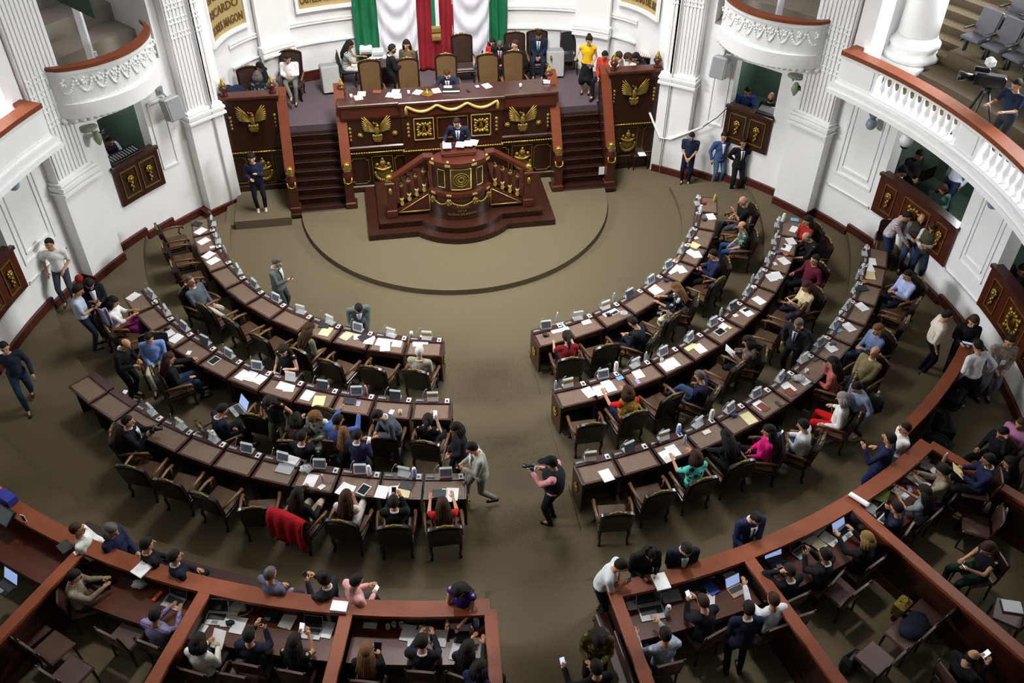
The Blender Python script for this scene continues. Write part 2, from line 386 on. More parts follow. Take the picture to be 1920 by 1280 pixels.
# ---- dais
db = MB(); db.box((0, 3.7, .95), (12.1, 3.4, 1.9)); struct(db.obj('dais_floor', carpet_dais))

# ---- flag drapery
fx = [aty(p, 40, 5.02).x for p in (664, 709, 780, 848, 916, 950)]
t = thing('flag_drapery', 'tall green, white and red cloth drapery behind the dais', 'flag', (0, 4.9, 1.93))
for k, (nm, m) in enumerate((('green_cloth', green), ('white_cloth', whitecloth), ('red_cloth', redcloth), ('white_cloth', whitecloth), ('green_cloth', green))):
    x0, x1 = fx[k], fx[k+1]; P = []; hw = (x1-x0)/2; cx = (x0+x1)/2
    for j in range(61):
        z = 5.6*j/60+(.9 if False else 0); row = []
        for i in range(37):
            f = i/36*2-1; x = cx+hw*f*(1.03)
            if m is whitecloth:
                y = .045*math.sin(9*(z-.75*f*f))*(1-.75*abs(f)**3)*min(1, (z+.3)/.8)+.035*math.sin(13*f+z)*abs(f)-.03
            else: y = .05*math.sin(f*(11 if m is redcloth else 8)+.5*math.sin(z*1.3+k))+.015*math.sin(z*5+f*3)
            row.append((x, y+(-.02 if m is whitecloth else 0), z))
        P.append(row)
    mb = MB(); mb.sheet(P, None, .012); part(t, nm, mb, m)
a = aty(817, 10, 4.85); t = thing('tricolour_sash', 'small tricolour sash with gold fringe hanging on the red cloth', 'sash', (a.x, 4.76, a.z-.75))
for nm, x, m in (('green_band', -.09, green), ('white_band', .02, whitecloth)):
    mb = MB(); mb.box((x, 0, .9), (.11, .02, 1.5), None, 0, .01); part(t, nm, mb, m)
for z in (.12, -.12):
    mb = MB(); mb.box((-.03, -.01, z+.03), (.26, .05, .08))
    for i in range(12): mb.cap((-.15+i*.022, -.01, z), (-.15+i*.022, -.015, z-.12), .011, .008, 5)
    part(t, 'gold_fringe', mb, goldbr)

# ================================================================ CARVED AND GILDED ORNAMENT
def eagle(s=1.0):
    m = MB(); S_ = Matrix.Scale(s, 4)
    m.ell((0, -.02, .02), (.075, .06, .13), S_); m.ell((.02, -.05, .18), (.045, .045, .05), S_); m.tube([(.05, -.06, .19), (.02, -.07, .26), (-.06, -.06, .25), (-.08, -.05, .29)], .012, 6, S_)
    for sd in (-1, 1):
        for i in range(8):
            a = RAD(12+i*6.5); L = .5-.035*abs(i-6)-.02*i*(i < 6)*.3; p = Vector((sd*.06, -.03, .0+.012*i)); q = p+Vector((sd*math.cos(a)*L, -.02, math.sin(a)*L*.95))
            m.tube([S_ @ p, S_ @ p.lerp(q, .5), S_ @ q], [.03*s, .034*s, .01*s], 5)
    for i in range(5): m.ell((-.1+.05*i, -.03, -.12-.02*(i % 2)), (.045, .04, .05), S_, 7, 5)
    m.box((0, -.03, -.2), (.24, .07, .06), S_); m.box((0, -.03, -.26), (.18, .06, .05), S_); return m
def shield(s=1.0):
    m = MB(); S_ = Matrix.Scale(s, 4)
    m.ell((0, 0, -.05), (.17, .06, .2), S_); m.ell((0, -.02, .2), (.075, .06, .09), S_); m.ell((0, -.02, .3), (.035, .04, .05), S_, 8, 5)
    m.tube([(-.2, -.02, .1), (-.1, -.05, .05), (0, -.06, .03), (.1, -.05, .05), (.2, -.02, .1)], .035, 6, S_)
    for i in range(13): a = PI*(1.02+.96*i/12); m.ell((.2*math.cos(a), -.03, -.04+.24*math.sin(a)), (.045, .04, .05), S_, 7, 5)
    for sd in (-1, 1): m.ell((sd*.14, -.03, .17), (.05, .04, .05), S_, 7, 5)
    return m
def wreath(s=1.0):
    m = MB(); S_ = Matrix.Scale(s, 4)
    m.tube([(.15*math.cos(2*PI*i/16), 0, .15*math.sin(2*PI*i/16)) for i in range(17)], .03, 6, S_)
    for i in range(14): a = 2*PI*i/14; m.ell((.18*math.cos(a), -.01, .18*math.sin(a)), (.04, .035, .04), S_, 7, 5)
    for i in range(4): a = PI/4+PI/2*i; m.ell((.24*math.cos(a), -.01, .24*math.sin(a)), (.05, .04, .05), S_, 7, 5)
    for i in range(3): m.cap(S_ @ Vector((-.05+.05*i, 0, -.1)), S_ @ Vector((.05*(i-1)*.4, 0, .09)), .014*s, .012*s, 5)
    return m
def rosette(s=1.0):
    m = MB(); S_ = Matrix.Scale(s, 4); m.ell((0, -.01, 0), (.05, .05, .05), S_)
    for i in range(8): a = 2*PI*i/8; m.ell((.06*math.cos(a), 0, .06*math.sin(a)), (.03, .025, .03), S_, 6, 4)
    return m
def drops(s=1.0):
    m = MB(); S_ = Matrix.Scale(s, 4)
    for i in range(4): m.ell((0, 0, .17-.11*i), (.05-.004*i, .04, .05), S_, 8, 6)
    return m
def frame(w, h, t=.02, notch=0):
    m = MB()
    for x, z, a, b in ((0, h/2, w-2*notch, t), (0, -h/2, w-2*notch, t), (w/2, 0, t, h-2*notch), (-w/2, 0, t, h-2*notch)): m.box((x, 0, z), (a, .025, b))
    if notch:
        for sx in (-1, 1):
            for sz in (-1, 1): m.box((sx*(w/2-notch), 0, sz*(h/2-notch/2)), (t, .025, notch)); m.box((sx*(w/2-notch/2), 0, sz*(h/2-notch)), (notch, .025, t))
    return m
def rope(pts, r=.025):
    m = MB(); pts = [Vector(p) for p in pts]; L = sum((pts[i+1]-pts[i]).length for i in range(len(pts)-1)); n = max(3, int(L/(r*2.6)))
    for k in range(n+1):
        d = L*k/n; i = 0
        while i < len(pts)-2 and d > (pts[i+1]-pts[i]).length: d -= (pts[i+1]-pts[i]).length; i += 1
        e = (pts[i+1]-pts[i]); m.ell(pts[i]+e.normalized()*min(d, e.length), (r*1.5, r, r), None, 7, 5)
    m.tube(pts, r*.75, 6); return m
def orn(t, name, mb, m, loc, rz=0):
    X = Matrix.Translation(loc) @ Matrix.Rotation(rz, 4, 'Z'); mb.v = [tuple(X @ Vector(v)) for v in mb.v]; return part(t, name, mb, m)
# ================================================================ ROSTRUM
YT = 1.25
t = thing('rostrum', 'long dark carved rostrum with gilded eagles below the flag', 'rostrum', (0, 0, 0))
b = MB(); b.box((0, 1.62, 1.1), (5.62, .66, 1.9)); b.box((0, 1.68, .25), (5.74, .94, .2), None, 0, .03); b.box((0, 1.68, 1.3), (5.7, .92, .1), None, 0, .02)
b.box((.05, 1.56, 1.25), (2.7, .74, 2.2)); b.box((0, 1.62, 2.0), (5.58, .7, .9)); b.box((0, 1.68, 1.48), (5.7, .93, .14), None, 0, .03); part(t, 'carved_front', b, wood)
b = MB(); b.box((0, 1.57, 2.53), (5.74, .74, .34), None, 0, .02); b.box((.05, 1.54, 2.53), (2.74, .8, .34), None, 0, .02); b.box((0, 1.58, 2.38), (5.7, .76, .05), None, 0, .01); part(t, 'frieze', b, woodred)
b = MB(); b.box((0, 1.57, 2.75), (5.86, .84, .1), None, 0, .02); b.box((.05, 1.54, 2.752), (2.84, .9, .1), None, 0, .02); part(t, 'desk_top', b, wooddesk)
for x in (-2.35, -1.95, -1.6): pass
yf = 1.27; yc = 1.17
for x, nm in ((-1.97, 'eagle'), (1.97, 'eagle')): orn(t, 'gilded_eagle', eagle(1.0), golddull, (x, yf-.03, 1.98))
for x in (-2.42, -1.5, 1.55, 2.42): orn(t, 'rosette', rosette(.85), gold, (x, yf-.03, 1.88))
for x in (-2.68, 2.68): orn(t, 'carved_drops', drops(1), golddull, (x, yf-.03, 1.92))
for x in (-1.14, 1.24): orn(t, 'carved_drops', drops(1), golddull, (x, yc-.03, 1.98))
for x in (-.72, .82): orn(t, 'gilded_wreath', wreath(.95), gold, (x, yc-.02, 1.98)); orn(t, 'gilt_frame', frame(.52, .62), goldbr, (x, yc-.01, 1.98))
orn(t, 'gilt_frame', frame(.82, .6), golddull, (.05, yc-.01, 1.98))
for i in range(2): pass
sw = []
for i in range(41):
    f = i/40; k = (f*3) % 1; sw.append((-1.15+2.4*f, 1.12, 2.68-.17*math.sin(PI*min(1, k if f < 1 else 0))))
sw = [(-1.17, 1.12, 2.45), (-1.17, 1.12, 2.6)]+sw+[(1.27, 1.12, 2.6), (1.27, 1.12, 2.45)]
t2 = MB(); t2.tube(sw, .042, 8); part(t, 'gilded_swag', t2, goldbr)
part(t, 'gilt_rope', rope([(-2.84, 1.2, 1.37), (-1.3, 1.2, 1.37)]), gold); part(t, 'gilt_rope', rope([(-1.3, 1.12, 1.37), (1.4, 1.12, 1.37)]), gold); part(t, 'gilt_rope', rope([(1.4, 1.2, 1.37), (2.84, 1.2, 1.37)]), gold)
for x in (-2.52, -1.32, 1.35, 2.55): orn(t, 'gilt_frame', frame(.48, .78, .016, .06), golddull, (x, 1.25, .8))
for x in (-1.9, 1.97): orn(t, 'gilt_frame', frame(.56, .84, .018), golddull, (x, 1.25, .8)); orn(t, 'gilded_shield', shield(1.1), golddull, (x, 1.2, .82))
# side pedestals
for s, lab in ((-1, 'left'), (1, 'right')):
    x0, x1 = (4.42, 5.9); cx = s*(x0+x1)/2; w_ = x1-x0
    t = thing('carved_pedestal', 'dark carved parapet with a gilded eagle, %s of the rostrum stairs' % lab, 'parapet', (cx, 1.72, 0), 0, 'carved parapets beside the rostrum')
    b = MB(); b.box((0, 0, 1.5), (w_, .2, 3.0)); b.box((0, 0, 1.4), (w_+.02, .3, .12), None, 0, .02); b.box((0, 0, .3), (w_+.02, .28, .25), None, 0, .02); part(t, 'panel', b, wood)
    b = MB(); b.box((0, 0, 3.0), (w_+.08, .36, .1), None, 0, .02); part(t, 'cap', b, woodred)
    orn(t, 'gilded_eagle', eagle(1.0), golddull, (0, -.14, 2.35)); orn(t, 'gilded_shield', shield(1.05), golddull, (-s*.05, -.12, .9))
    for x in (-.56, .58): orn(t, 'carved_drops', drops(.95), golddull, (x, -.12, 2.3)); orn(t, 'gilt_frame', frame(.36, .8, .014, .05), golddull, (x, -.11, .9))
    orn(t, 'gilt_frame', frame(.54, .86, .016), golddull, (-s*.05, -.11, .9)); part(t, 'gilt_rope', rope([(-w_/2, -.18, 1.46), (w_/2, -.18, 1.46)]), gold)
    for k, x in enumerate((-.6, .62)):
        f = thing('gilded_urn', 'gilded urn finial on %s carved parapet, %s end' % (lab, 'left' if k == 0 else 'right'), 'finial', (cx+x, 1.72, 3.05), 0, 'urn finials')
        b = MB(); b.lathe([(.09, 0), (.1, .03), (.05, .07), (.1, .14), (.12, .2), (.07, .26)], 14); part(f, 'urn', b, woodred)
        b = MB(); b.lathe([(.07, .25), (.09, .28), (.05, .33), (.03, .4), (.012, .45)], 12); part(f, 'flame', b, gold)
for s in (-1, 1):
    f = thing('gilded_urn', 'gilded urn finial at the %s end of the rostrum top' % ('left' if s < 0 else 'right'), 'finial', (s*2.78, 1.85, 2.8), 0, 'urn finials')
    b = MB(); b.lathe([(.09, 0), (.1, .03), (.05, .07), (.1, .14), (.12, .2), (.07, .26)], 14); part(f, 'urn', b, woodred)
    b = MB(); b.lathe([(.07, .25), (.09, .28), (.05, .33), (.03, .4), (.012, .45)], 12); part(f, 'flame', b, gold)
# stairs
for s, lab in ((-1, 'left'), (1, 'right')):
    t = thing('rostrum_stairs', 'dark wooden stairs rising at the %s of the rostrum' % lab, 'stairs', (s*3.6, 0, 0), 0, 'rostrum stairs')
    b = MB(); b.box((0, .68, .09), (1.86, .6, .18), None, 0, .05); n = 10
    for i in range(n): b.box((0, .62+.15*i+.7, .19*(i+1)-.095), (1.3, 1.4, .19)) if i < 9 else None
    b2 = MB()
    for i in range(n-1): b2.box((0, .635+.15*i-.03, .19*(i+1)+.002), (1.3, .05, .02), None, 0, .005)
    part(t, 'treads', b, wooddark); part(t, 'nosing', b2, woodnose)
    for k, x in enumerate((-.74, .74)):
        b = MB(); poly = [(.62, .0), (.62, 1.05), (1.72, 2.55), (1.9, 2.62), (2.05, 2.62), (2.05, 0)]
        X = Matrix.Translation((x-.07, 0, 0)) @ Matrix(((0, 0, 1, 0), (1, 0, 0, 0), (0, 1, 0, 0), (0, 0, 0, 1))); b.prism(poly, 0, .14, X); part(t, 'stringer', b, wood)
        b = MB(); b.sheet([[(x-.13, y, z), (x+.13, y, z)] for y, z in ((2.0, 3.05), (1.7, 2.95), (.62, 1.32))], None, -.1); b.sm = [False]*len(b.sm); part(t, 'handrail', b, stairrail)
        for i in range(6):
            y = .72+.19*i; z = .75+1.4*(y-.62)+.14; b = MB()
            b.lathe([(.03, 0), (.05, .05), (.03, .12), (.055, .22), (.03, .34), (.04, .4)], 8, (x, y, z)); part(t, 'gilded_baluster', b, golddull)
        b = MB(); b.box((x, .55, .58), (.24, .24, .9), None, 0, .02); b.box((x, .55, .2), (.3, .3, .28), None, 0, .03); b.lathe([(.1, 1.0), (.13, 1.08), (.15, 1.16), (.1, 1.24), (.12, 1.3)], 14, (x, .53, 0)); part(t, 'newel_post', b, woodred)
        b = MB(); b.lathe([(.12, 1.28), (.13, 1.33), (.08, 1.38), (.1, 1.43), (.05, 1.47)], 12, (x, .58, 0)); b.tube([(x-.1, .45, 1.1), (x-.1, .4, .98), (x, .38, .94), (x+.1, .4, .98), (x+.1, .45, 1.1)], .022, 6); part(t, 'gilding', b, gold)
# podium
t = thing('speakers_podium', 'round-fronted carved podium with stairs and gilding before the rostrum', 'podium', (0, 0, .15))
def bulge(x, y0, y1, R, yc=-.1, n=24):
    a = math.asin(min(1, math.sqrt(max(0, R*R-(y0-yc)**2))/R)); P = [(-x, y1), (-x, y0)]
    for i in range(n+1): q = -a+2*a*i/n; P.append((R*math.sin(q), yc-R*math.cos(q)))
    return P+[(x, y0), (x, y1)]
b = MB(); b.prism(bulge(2.45, -1.19, 1.2, 1.6), 0, .17); b.prism(bulge(2.15, -.95, 1.2, 1.36), .17, .34); part(t, 'steps', b, wooddark)
b = MB(); b.prism(bulge(2.46, -1.2, 1.2, 1.61), .155, .172); b.prism(bulge(2.16, -.96, 1.2, 1.37), .325, .342); part(t, 'step_edges', b, woodnose)
b = MB(); b.prism(bulge(1.85, -.55, 1.0, 1.0), .34, .40); b.arc(.1, .97, .4, 1.06, -52, 52, (0, -.1)); b.arc(.1, .9, 1.06, 1.9, -52, 52, (0, -.1)); b.box((0, .1, .65), (1.5, .9, .5)); part(t, 'round_front', b, wood)
b = MB(); b.arc(.3, 1.02, 1.04, 1.14, -54, 54, (0, -.1)); b.arc(.3, .98, .9, .94, -54, 54, (0, -.1)); b.arc(.55, 1.0, 1.88, 2.0, -56, 56, (0, -.1)); part(t, 'mouldings', b, woodred)
fb = MB(); fb.box((0, .35, .9), (1.4, 1.3, .06)); part(t, 'platform', fb, wood)
# curved medallion and side frames
def cyl(R, x, z, off=0): a = x/R; return Vector(((R+off)*math.sin(a), -.1-(R+off)*math.cos(a), z))
def cframe(R, x0, x1, z0, z1, r=.012):
    m = MB(); n = 8
    m.tube([cyl(R, x0+(x1-x0)*i/n, z0) for i in range(n+1)]+[cyl(R, x1, z1)]+[cyl(R, x1+(x0-x1)*i/n, z1) for i in range(n+1)]+[cyl(R, x0, z0)], r, 6); return m
part(t, 'gilt_frame', cframe(.91, -.26, .26, 1.2, 1.78, .016), goldbr)
for x in (-.52, .52): part(t, 'gilt_frame', cframe(.91, x-.1, x+.1, 1.24, 1.74, .011), goldbr)
b = MB(); b.sheet([[cyl(.905, -.25+.5*i/8, z, .012) for i in range(9)] for z in (1.77, 1.21)]); part(t, 'panel', b, mat('panel_gilding', '#5d4a22', .5, .4, noise=(30, .3)))
b = MB()
for rr in (.19, .13): b.tube([cyl(.91, rr*math.cos(2*PI*i/24), 1.49+rr*math.sin(2*PI*i/24), .02) for i in range(25)], .016, 6)
for i in range(10): a = 2*PI*i/10; b.ell(cyl(.91, .07*math.cos(a), 1.49+.07*math.sin(a), .02), (.03, .02, .03), None, 6, 4)
part(t, 'round_medallion', b, golddull)
b = MB(); xs = (-.78, -.34, .34, .78)
for i in range(3): b = rope([cyl(1.0, xs[i]+(xs[i+1]-xs[i])*k/10, .92-.13*math.sin(PI*k/10), .02) for k in range(11)], .022); part(t, 'gilded_garland', b, golddull)
for x in xs:
    b = MB(); p = cyl(1.0, x, .88, .02)
    for k in range(9): b.ell(p+Vector((.05*math.cos(k*2.4), -.02*(k % 2), .07*math.sin(k*2.4))), (.035, .03, .04), None, 6, 4)
    b.ell(p, (.06, .05, .09), None, 8, 6); part(t, 'carved_acanthus', b, golddull)
    b = MB(); p = cyl(1.02, x, 1.09, 0); b.box(p, (.13, .03, .05), None, x/1.0); p = cyl(.99, x, 1.93, .0); b.box(p, (.14, .04, .06), None, x/1.0); b.ell(cyl(.99, x, 2.02, -.02), (.035, .035, .035), None, 8, 6); part(t, 'gilding', b, goldbr)
for k, (ln, sz) in enumerate((('CONGRESO', .09), ('DE LA', .09), ('CIUDAD DE MEXICO', .085))):
    vs, fs = textmesh(ln, sz); mb = MB(); mb.add([cyl(.972, v.x, .68-.105*k+v.y, v.z) for v in vs], fs); part(t, 'inscription', mb, inkgold)
# lectern
b = MB(); X = Matrix.Translation((0, -.52, 2.12)) @ Matrix.Rotation(RAD(8), 4, 'X'); b.box((0, 0, 0), (.88, .46, .05), X, 0, .01); b.box((0, -.2, -.12), (.8, .08, .22), X, 0, .02); b.box((0, 0, -.5), (.6, .3, .9), X); part(t, 'lectern', b, woodred)
for sx in (-1, 1):
    b = MB(); Q = lambda p: (sx*p[0], p[1], p[2])
    b.sheet([[Q((.66, -.78, 1.98)), Q((.66, -.54, 1.98))], [Q((.86, -.72, 1.98)), Q((.86, -.5, 1.98))], [Q((1.78, -.72, 1.38)), Q((1.78, -.5, 1.38))]][::sx], None, .08); b.sm = [False]*len(b.sm); part(t, 'handrail', b, woodred)
    b = MB(); X = Matrix(((sx, 0, 0, 0), (0, 0, 1, 0), (0, 1, 0, 0), (0, 0, 0, 1))); b.prism([(.76, .4), (.76, 1.05), (1.72, .48), (1.72, .4)][::sx], -.66, -.56, X); part(t, 'side_panel', b, woodred)
    b = MB()
    for p, q in (((.8, .96), (.8, .46)), ((.8, .46), (1.62, .46)), ((1.62, .46), (.8, .96))): b.tube([Q((p[0], -.67, p[1])), Q((q[0], -.67, q[1]))], .012, 6)
    part(t, 'gilt_frame', b, goldbr)
    for i in range(4):
        x = .92+.2*i; z0 = 1.02-.6*(x-.76); z1 = z0+.78
        b = MB(); b.lathe([(.045, z0), (.03, z0+.2), (.04, z0+.4), (.05, z1)], 8, Q((x, -.62, 0))); bl = part(t, 'baluster', b, wood)
        g = MB(); g.lathe([(.05, z0+.02), (.03, z0+.06), (.06, z0+.14), (.03, z0+.22), (.06, z0+.3)], 8, Q((x, -.62, 0))); part(bl, 'gilded_cup', g, goldbr)
        g = MB(); g.lathe([(.03, z1-.2), (.065, z1-.12), (.065, z1-.08)], 8, Q((x, -.62, 0))); part(bl, 'gilded_cap', g, golddull)
    b = MB(); b.box(Q((1.8, -.62, .8)), (.2, .2, 1.0), None, 0, .02); b.box(Q((1.8, -.62, .46)), (.28, .28, .24), None, 0, .02); b.box(Q((1.8, -.62, 1.34)), (.26, .26, .1), None, 0, .02); part(t, 'newel_post', b, woodred)
    b = MB(); b.lathe([(.1, 1.38), (.12, 1.43), (.07, 1.48), (.09, 1.53), (.04, 1.57)], 12, Q((1.8, -.62, 0))); b.ell(Q((1.8, -.75, 1.15)), (.05, .05, .1), None, 8, 6); part(t, 'gilding', b, gold)
    b = MB()
    for i in range(5): b.box(Q((1.7-.17*i, .15, .4+.05*(i+1))), (.2, 1.2, .1+.1*i))
    part(t, 'side_steps', b, wood)

# ================================================================ BOOTH FRONTS
def booth(a0, a1, s, label, big):
    am = s*(a0+a1)/2; t = thing('booth_front', label, 'booth front', wpt(10.6, am, 1.37), 0)
    L = lambda v: [tuple(Vector(q)-t.location) for q in v]
    b = MB(); warc(b, 10.54, 10.68, 1.36, 2.38, s*(a0-.2), s*(a1+.2)); b.v = L(b.v); part(t, 'panel', b, woodred if big else wood)
    b = MB(); warc(b, 10.49, 10.74, 2.36, 2.44, s*(a0-.3), s*(a1+.3)); b.v = L(b.v); part(t, 'ledge', b, wooddesk)
    bays = ((.15, .14, 'd'), (.5, .34, 'w'), (.85, .14, 'd')) if big else ((.27, .36, 'd'), (.73, .36, 'd'))
    for f, w_, k in bays:
        a = s*(a0+(a1-a0)*f); p = wpt(10.52, a, 1.88)-t.location; rz = -RAD(a)
        wid = w_*RAD(a1-a0)*10.6
        orn(t, 'gilt_frame', frame(wid, .7, .02), golddull, p, rz)
        orn(t, 'gilded_wreath' if k == 'w' else 'gilded_spray', wreath(1.2) if k == 'w' else spray(), gold, p, rz)
def spray():
    m = MB()
    for i in range(7): a = 2*PI*i/7; m.ell((.06*math.cos(a), -.02, .1+.06*math.sin(a)), (.045, .03, .045), None, 7, 5)
    m.ell((0, -.04, .1), (.05, .04, .05))
    for i in range(4): m.ell((.02*(-1)**i, -.02, -.02-.06*i), (.045-.006*i, .03, .045), None, 7, 5)
    return m
booth(45.2, 52.1, -1, 'dark carved booth front under left small window, two gilded sprays', 0)
booth(45.2, 52.1, 1, 'dark carved booth front under right small window, beside men in jackets', 0)
booth(70.9, 84.5, 1, 'carved booth front behind the plaid-shirted man, gilded wreath in its middle', 1)
booth(92.3, 106, 1, 'carved booth front at right edge, gilded wreath, beyond the bespectacled woman', 1)
booth(70.9, 84.5, -1, 'carved booth front cut by left edge of the photo', 1)
# ================================================================ BALCONIES AND GALLERY
def locv(mb, t): mb.v = [tuple(Vector(q)-t.location) for q in mb.v]; return mb
for s, lab in ((-1, 'left'), (1, 'right')):
    a0, a1 = 42.4, 58.3
    bow = lambda d, e=0: (lambda f: (10.42-d*(max(0, math.sin(PI*min(1, max(0, f))))**.5)-e, 10.62-e*.5))
    t = thing('bow_balcony', 'small bow-fronted white balcony with wooden rail, %s wall' % lab, 'balcony', wpt(10.4, s*50.5, 4.1))
    b = MB(); warc(b, 0, 0, 4.36, 4.5, s*a0, s*a1, 24, bow(.98)); part(t, 'slab', locv(b, t), plaster)
    def shell(z0, z1, d, th=.1, o=0):
        m = MB(); g = lambda f: (bow(d)(f)[0]-o, bow(d)(f)[0]+th-o); warc(m, 0, 0, z0, z1, s*a0, s*a1, 30, g); return m
    part(t, 'carved_parapet', locv(shell(4.62, 5.36, .95), t), plaster_orn)
    b = MB()
    for i in range(9):
        for k in range(15):
            f = (i+k/14)/9; z = 5.2-.32*math.sin(PI*k/14); R_ = bow(.96)(f)[0]; 
            if .04 < f < .96: b.ell(wpt(R_, s*(a0+(a1-a0)*f), z), (.03, .03, .034), None, 6, 4)
        f = (i+.5)/9; R_ = bow(.96)(f)[0]; p = wpt(R_, s*(a0+(a1-a0)*f), 5.12)
        for q in range(6): b.ell(p+Vector((0, 0, .06*math.cos(q)))+Vector((math.cos(s*RAD(50)), -math.sin(s*RAD(50)), 0))*.06*math.sin(q), (.028, .028, .034), None, 6, 4)
    part(t, 'plaster_garland', locv(b, t), plaster)
    b = shell(4.3, 4.64, 1.0, .14, .03); b2 = shell(5.3, 5.38, .97, .16, .03); b.v += b2.v; n0 = len(b.v)-len(b2.v); b.f += [tuple(n0+i for i in f) for f in b2.f]; b.sm += b2.sm; part(t, 'moulding', locv(b, t), plaster)
    part(t, 'wooden_rail', locv(shell(5.38, 5.46, .98, .24, .05), t), woodrail)
    b = MB()
    for i in range(22):
        f = (i+.5)/22; p = wpt(bow(.8)(f)[0]+.05, s*(a0+(a1-a0)*f), 4.24); b.ell(p, (.08, .08, .09), None, 7, 5)
    warc(b, 0, 0, 4.16, 4.34, s*a0, s*a1, 24, bow(.78)); part(t, 'carved_underside', locv(b, t), plaster_orn)
    # the stepped room behind the bow balcony
    r = MB()
    for k in range(5): warc(r, 10.62+.0+.85*k, 16, 4.1, 4.5+.42*k if k else 4.5, s*40.5, s*56)
    struct(r.obj('balcony_floor_'+lab, mat('gallery_carpet', '#9a9187', .9, noise=(40, .1))))
    r = MB()
    for a in (40.5, 56): warc(r, 10.62, 16, 4.4, 9.5, s*(a-.3), s*(a+.3), 1)
    warc(r, 14.6, 14.8, 4.4, 9.5, s*40.5, s*56); struct(r.obj('wall_balcony_'+lab, plaster))
p = atcyl(165, 88, 10.9); t = thing('post', 'slim white post standing in the left bow balcony', 'post', (p.x, p.y, 4.5)); b = MB(); b.box((0, 0, 1.4), (.15, .15, 2.8), None, 0, .02); b.box((.1, 0, .5), (.08, .06, .1)); part(t, 'shaft', b, plaster)
t2 = thing('green_board', 'dark green board on the white post, left bow balcony', 'board', (p.x, p.y, 6.1), RAD(-50+180)); b = MB(); b.box((0, .1, .75), (2.0, .06, 1.5), None, 0, .02); part(t2, 'board', b, mat('board_green', '#20402f', .5))
p = atcyl(1463, 10, 10.9); t = thing('post', 'slim white post standing in the right bow balcony', 'post', (p.x, p.y, 4.5)); b = MB(); b.box((0, 0, 1.4), (.13, .13, 2.8), None, 0, .02); part(t, 'shaft', b, plaster)

for s, lab in ((1, 'right'), (-1, 'left')):
    A0, A1 = 62.2, 108
    t = thing('gallery_balcony', 'long curved white gallery balcony with balusters and wooden rail, %s wall' % lab, 'balcony', wpt(10, s*80, 4.1))
    b = MB(); warc(b, 9.78, 10.7, 4.06, 4.16, s*(A0-.6), s*A1); warc(b, 9.82, 10.7, 4.16, 4.3, s*(A0-.4), s*A1); warc(b, 9.92, 10.6, 4.3, 4.38, s*A0, s*A1); warc(b, 9.96, 10.6, 3.98, 4.06, s*A0, s*A1); part(t, 'slab', locv(b, t), plaster)
    e_ = 68.2 if s > 0 else 73; pan = ((62.2, e_), (82.6, 86.6), (100.4, 104.4)); bal = ((e_, 82.6), (86.6, 100.4), (104.4, 108))
    b = MB()
    for a0, a1 in pan: warc(b, 9.95, 10.15, 4.38, 4.96, s*a0, s*a1); warc(b, 9.92, 10.0, 4.46, 4.88, s*(a0+.5), s*(a1-.5))
    warc(b, 9.95, 10.7, 4.38, 4.96, s*62.2, s*63.0, 1); warc(b, 9.93, 10.17, 4.9, 4.98, s*A0, s*A1); part(t, 'panels', locv(b, t), plaster)
    b = MB(); warc(b, 9.88, 10.22, 4.98, 5.08, s*A0, s*A1); warc(b, 10.22, 10.75, 4.98, 5.08, s*62.2, s*63.4, 1); part(t, 'wooden_rail', locv(b, t), woodrail)
    for a0, a1 in bal:
        nb = int((a1-a0)/1.28)
        for i in range(nb):
            p = wpt(10.05, s*(a0+.3+(a1-a0-.4)*(i+.5)/nb), 4.36)
            b = MB(); b.lathe([(.055, 0), (.055, .05), (.035, .08), (.05, .12), (.085, .22), (.07, .3), (.035, .42), (.05, .47), (.05, .56)], 10, p); part(t, 'baluster', locv(b, t), plaster)
    r = MB(); warc(r, 10.2, 11.4, 4.0, 4.22, s*62, s*110)
    for k in range(8): warc(r, 11.4+.85*k, 11.4+.85*(k+1), 4.0, 4.22+.36*(k+1), s*68.4, s*110)
    for k in range(14): warc(r, 11.4+.42*k, 11.4+.42*(k+1), 4.0, 4.22+.18*(k+1), s*58, s*68.4)
    struct(r.obj('gallery_floor_'+lab, carpet_gal))
    r = MB(); warc(r, 18.2, 18.4, 4, 11, s*56, s*110); warc(r, 10.62, 18.3, 4.2, 9.5, s*61.6, s*62.2, 1); struct(r.obj('wall_gallery_'+lab, plaster))
# column on the right gallery
p = at(1688, 128, 4.3); t = thing('column', 'thick round white column standing behind the right gallery rail', 'column', (p.x+.25, p.y+.1, 4.22))
b = MB(); b.box((0, 0, .16), (1.22, 1.22, .32), None, RAD(-65), .02); part(t, 'plinth', b, plaster)
b = MB(); b.lathe([(.62, .32), (.66, .38), (.66, .46), (.56, .52), (.53, .6), (.58, .66), (.58, .74), (.5, .8), (.47, .9)], 32); part(t, 'base', b, plaster)
b = MB(); b.lathe([(.46, .85), (.44, 2.5), (.42, 5.5)], 32); part(t, 'shaft', b, plaster)
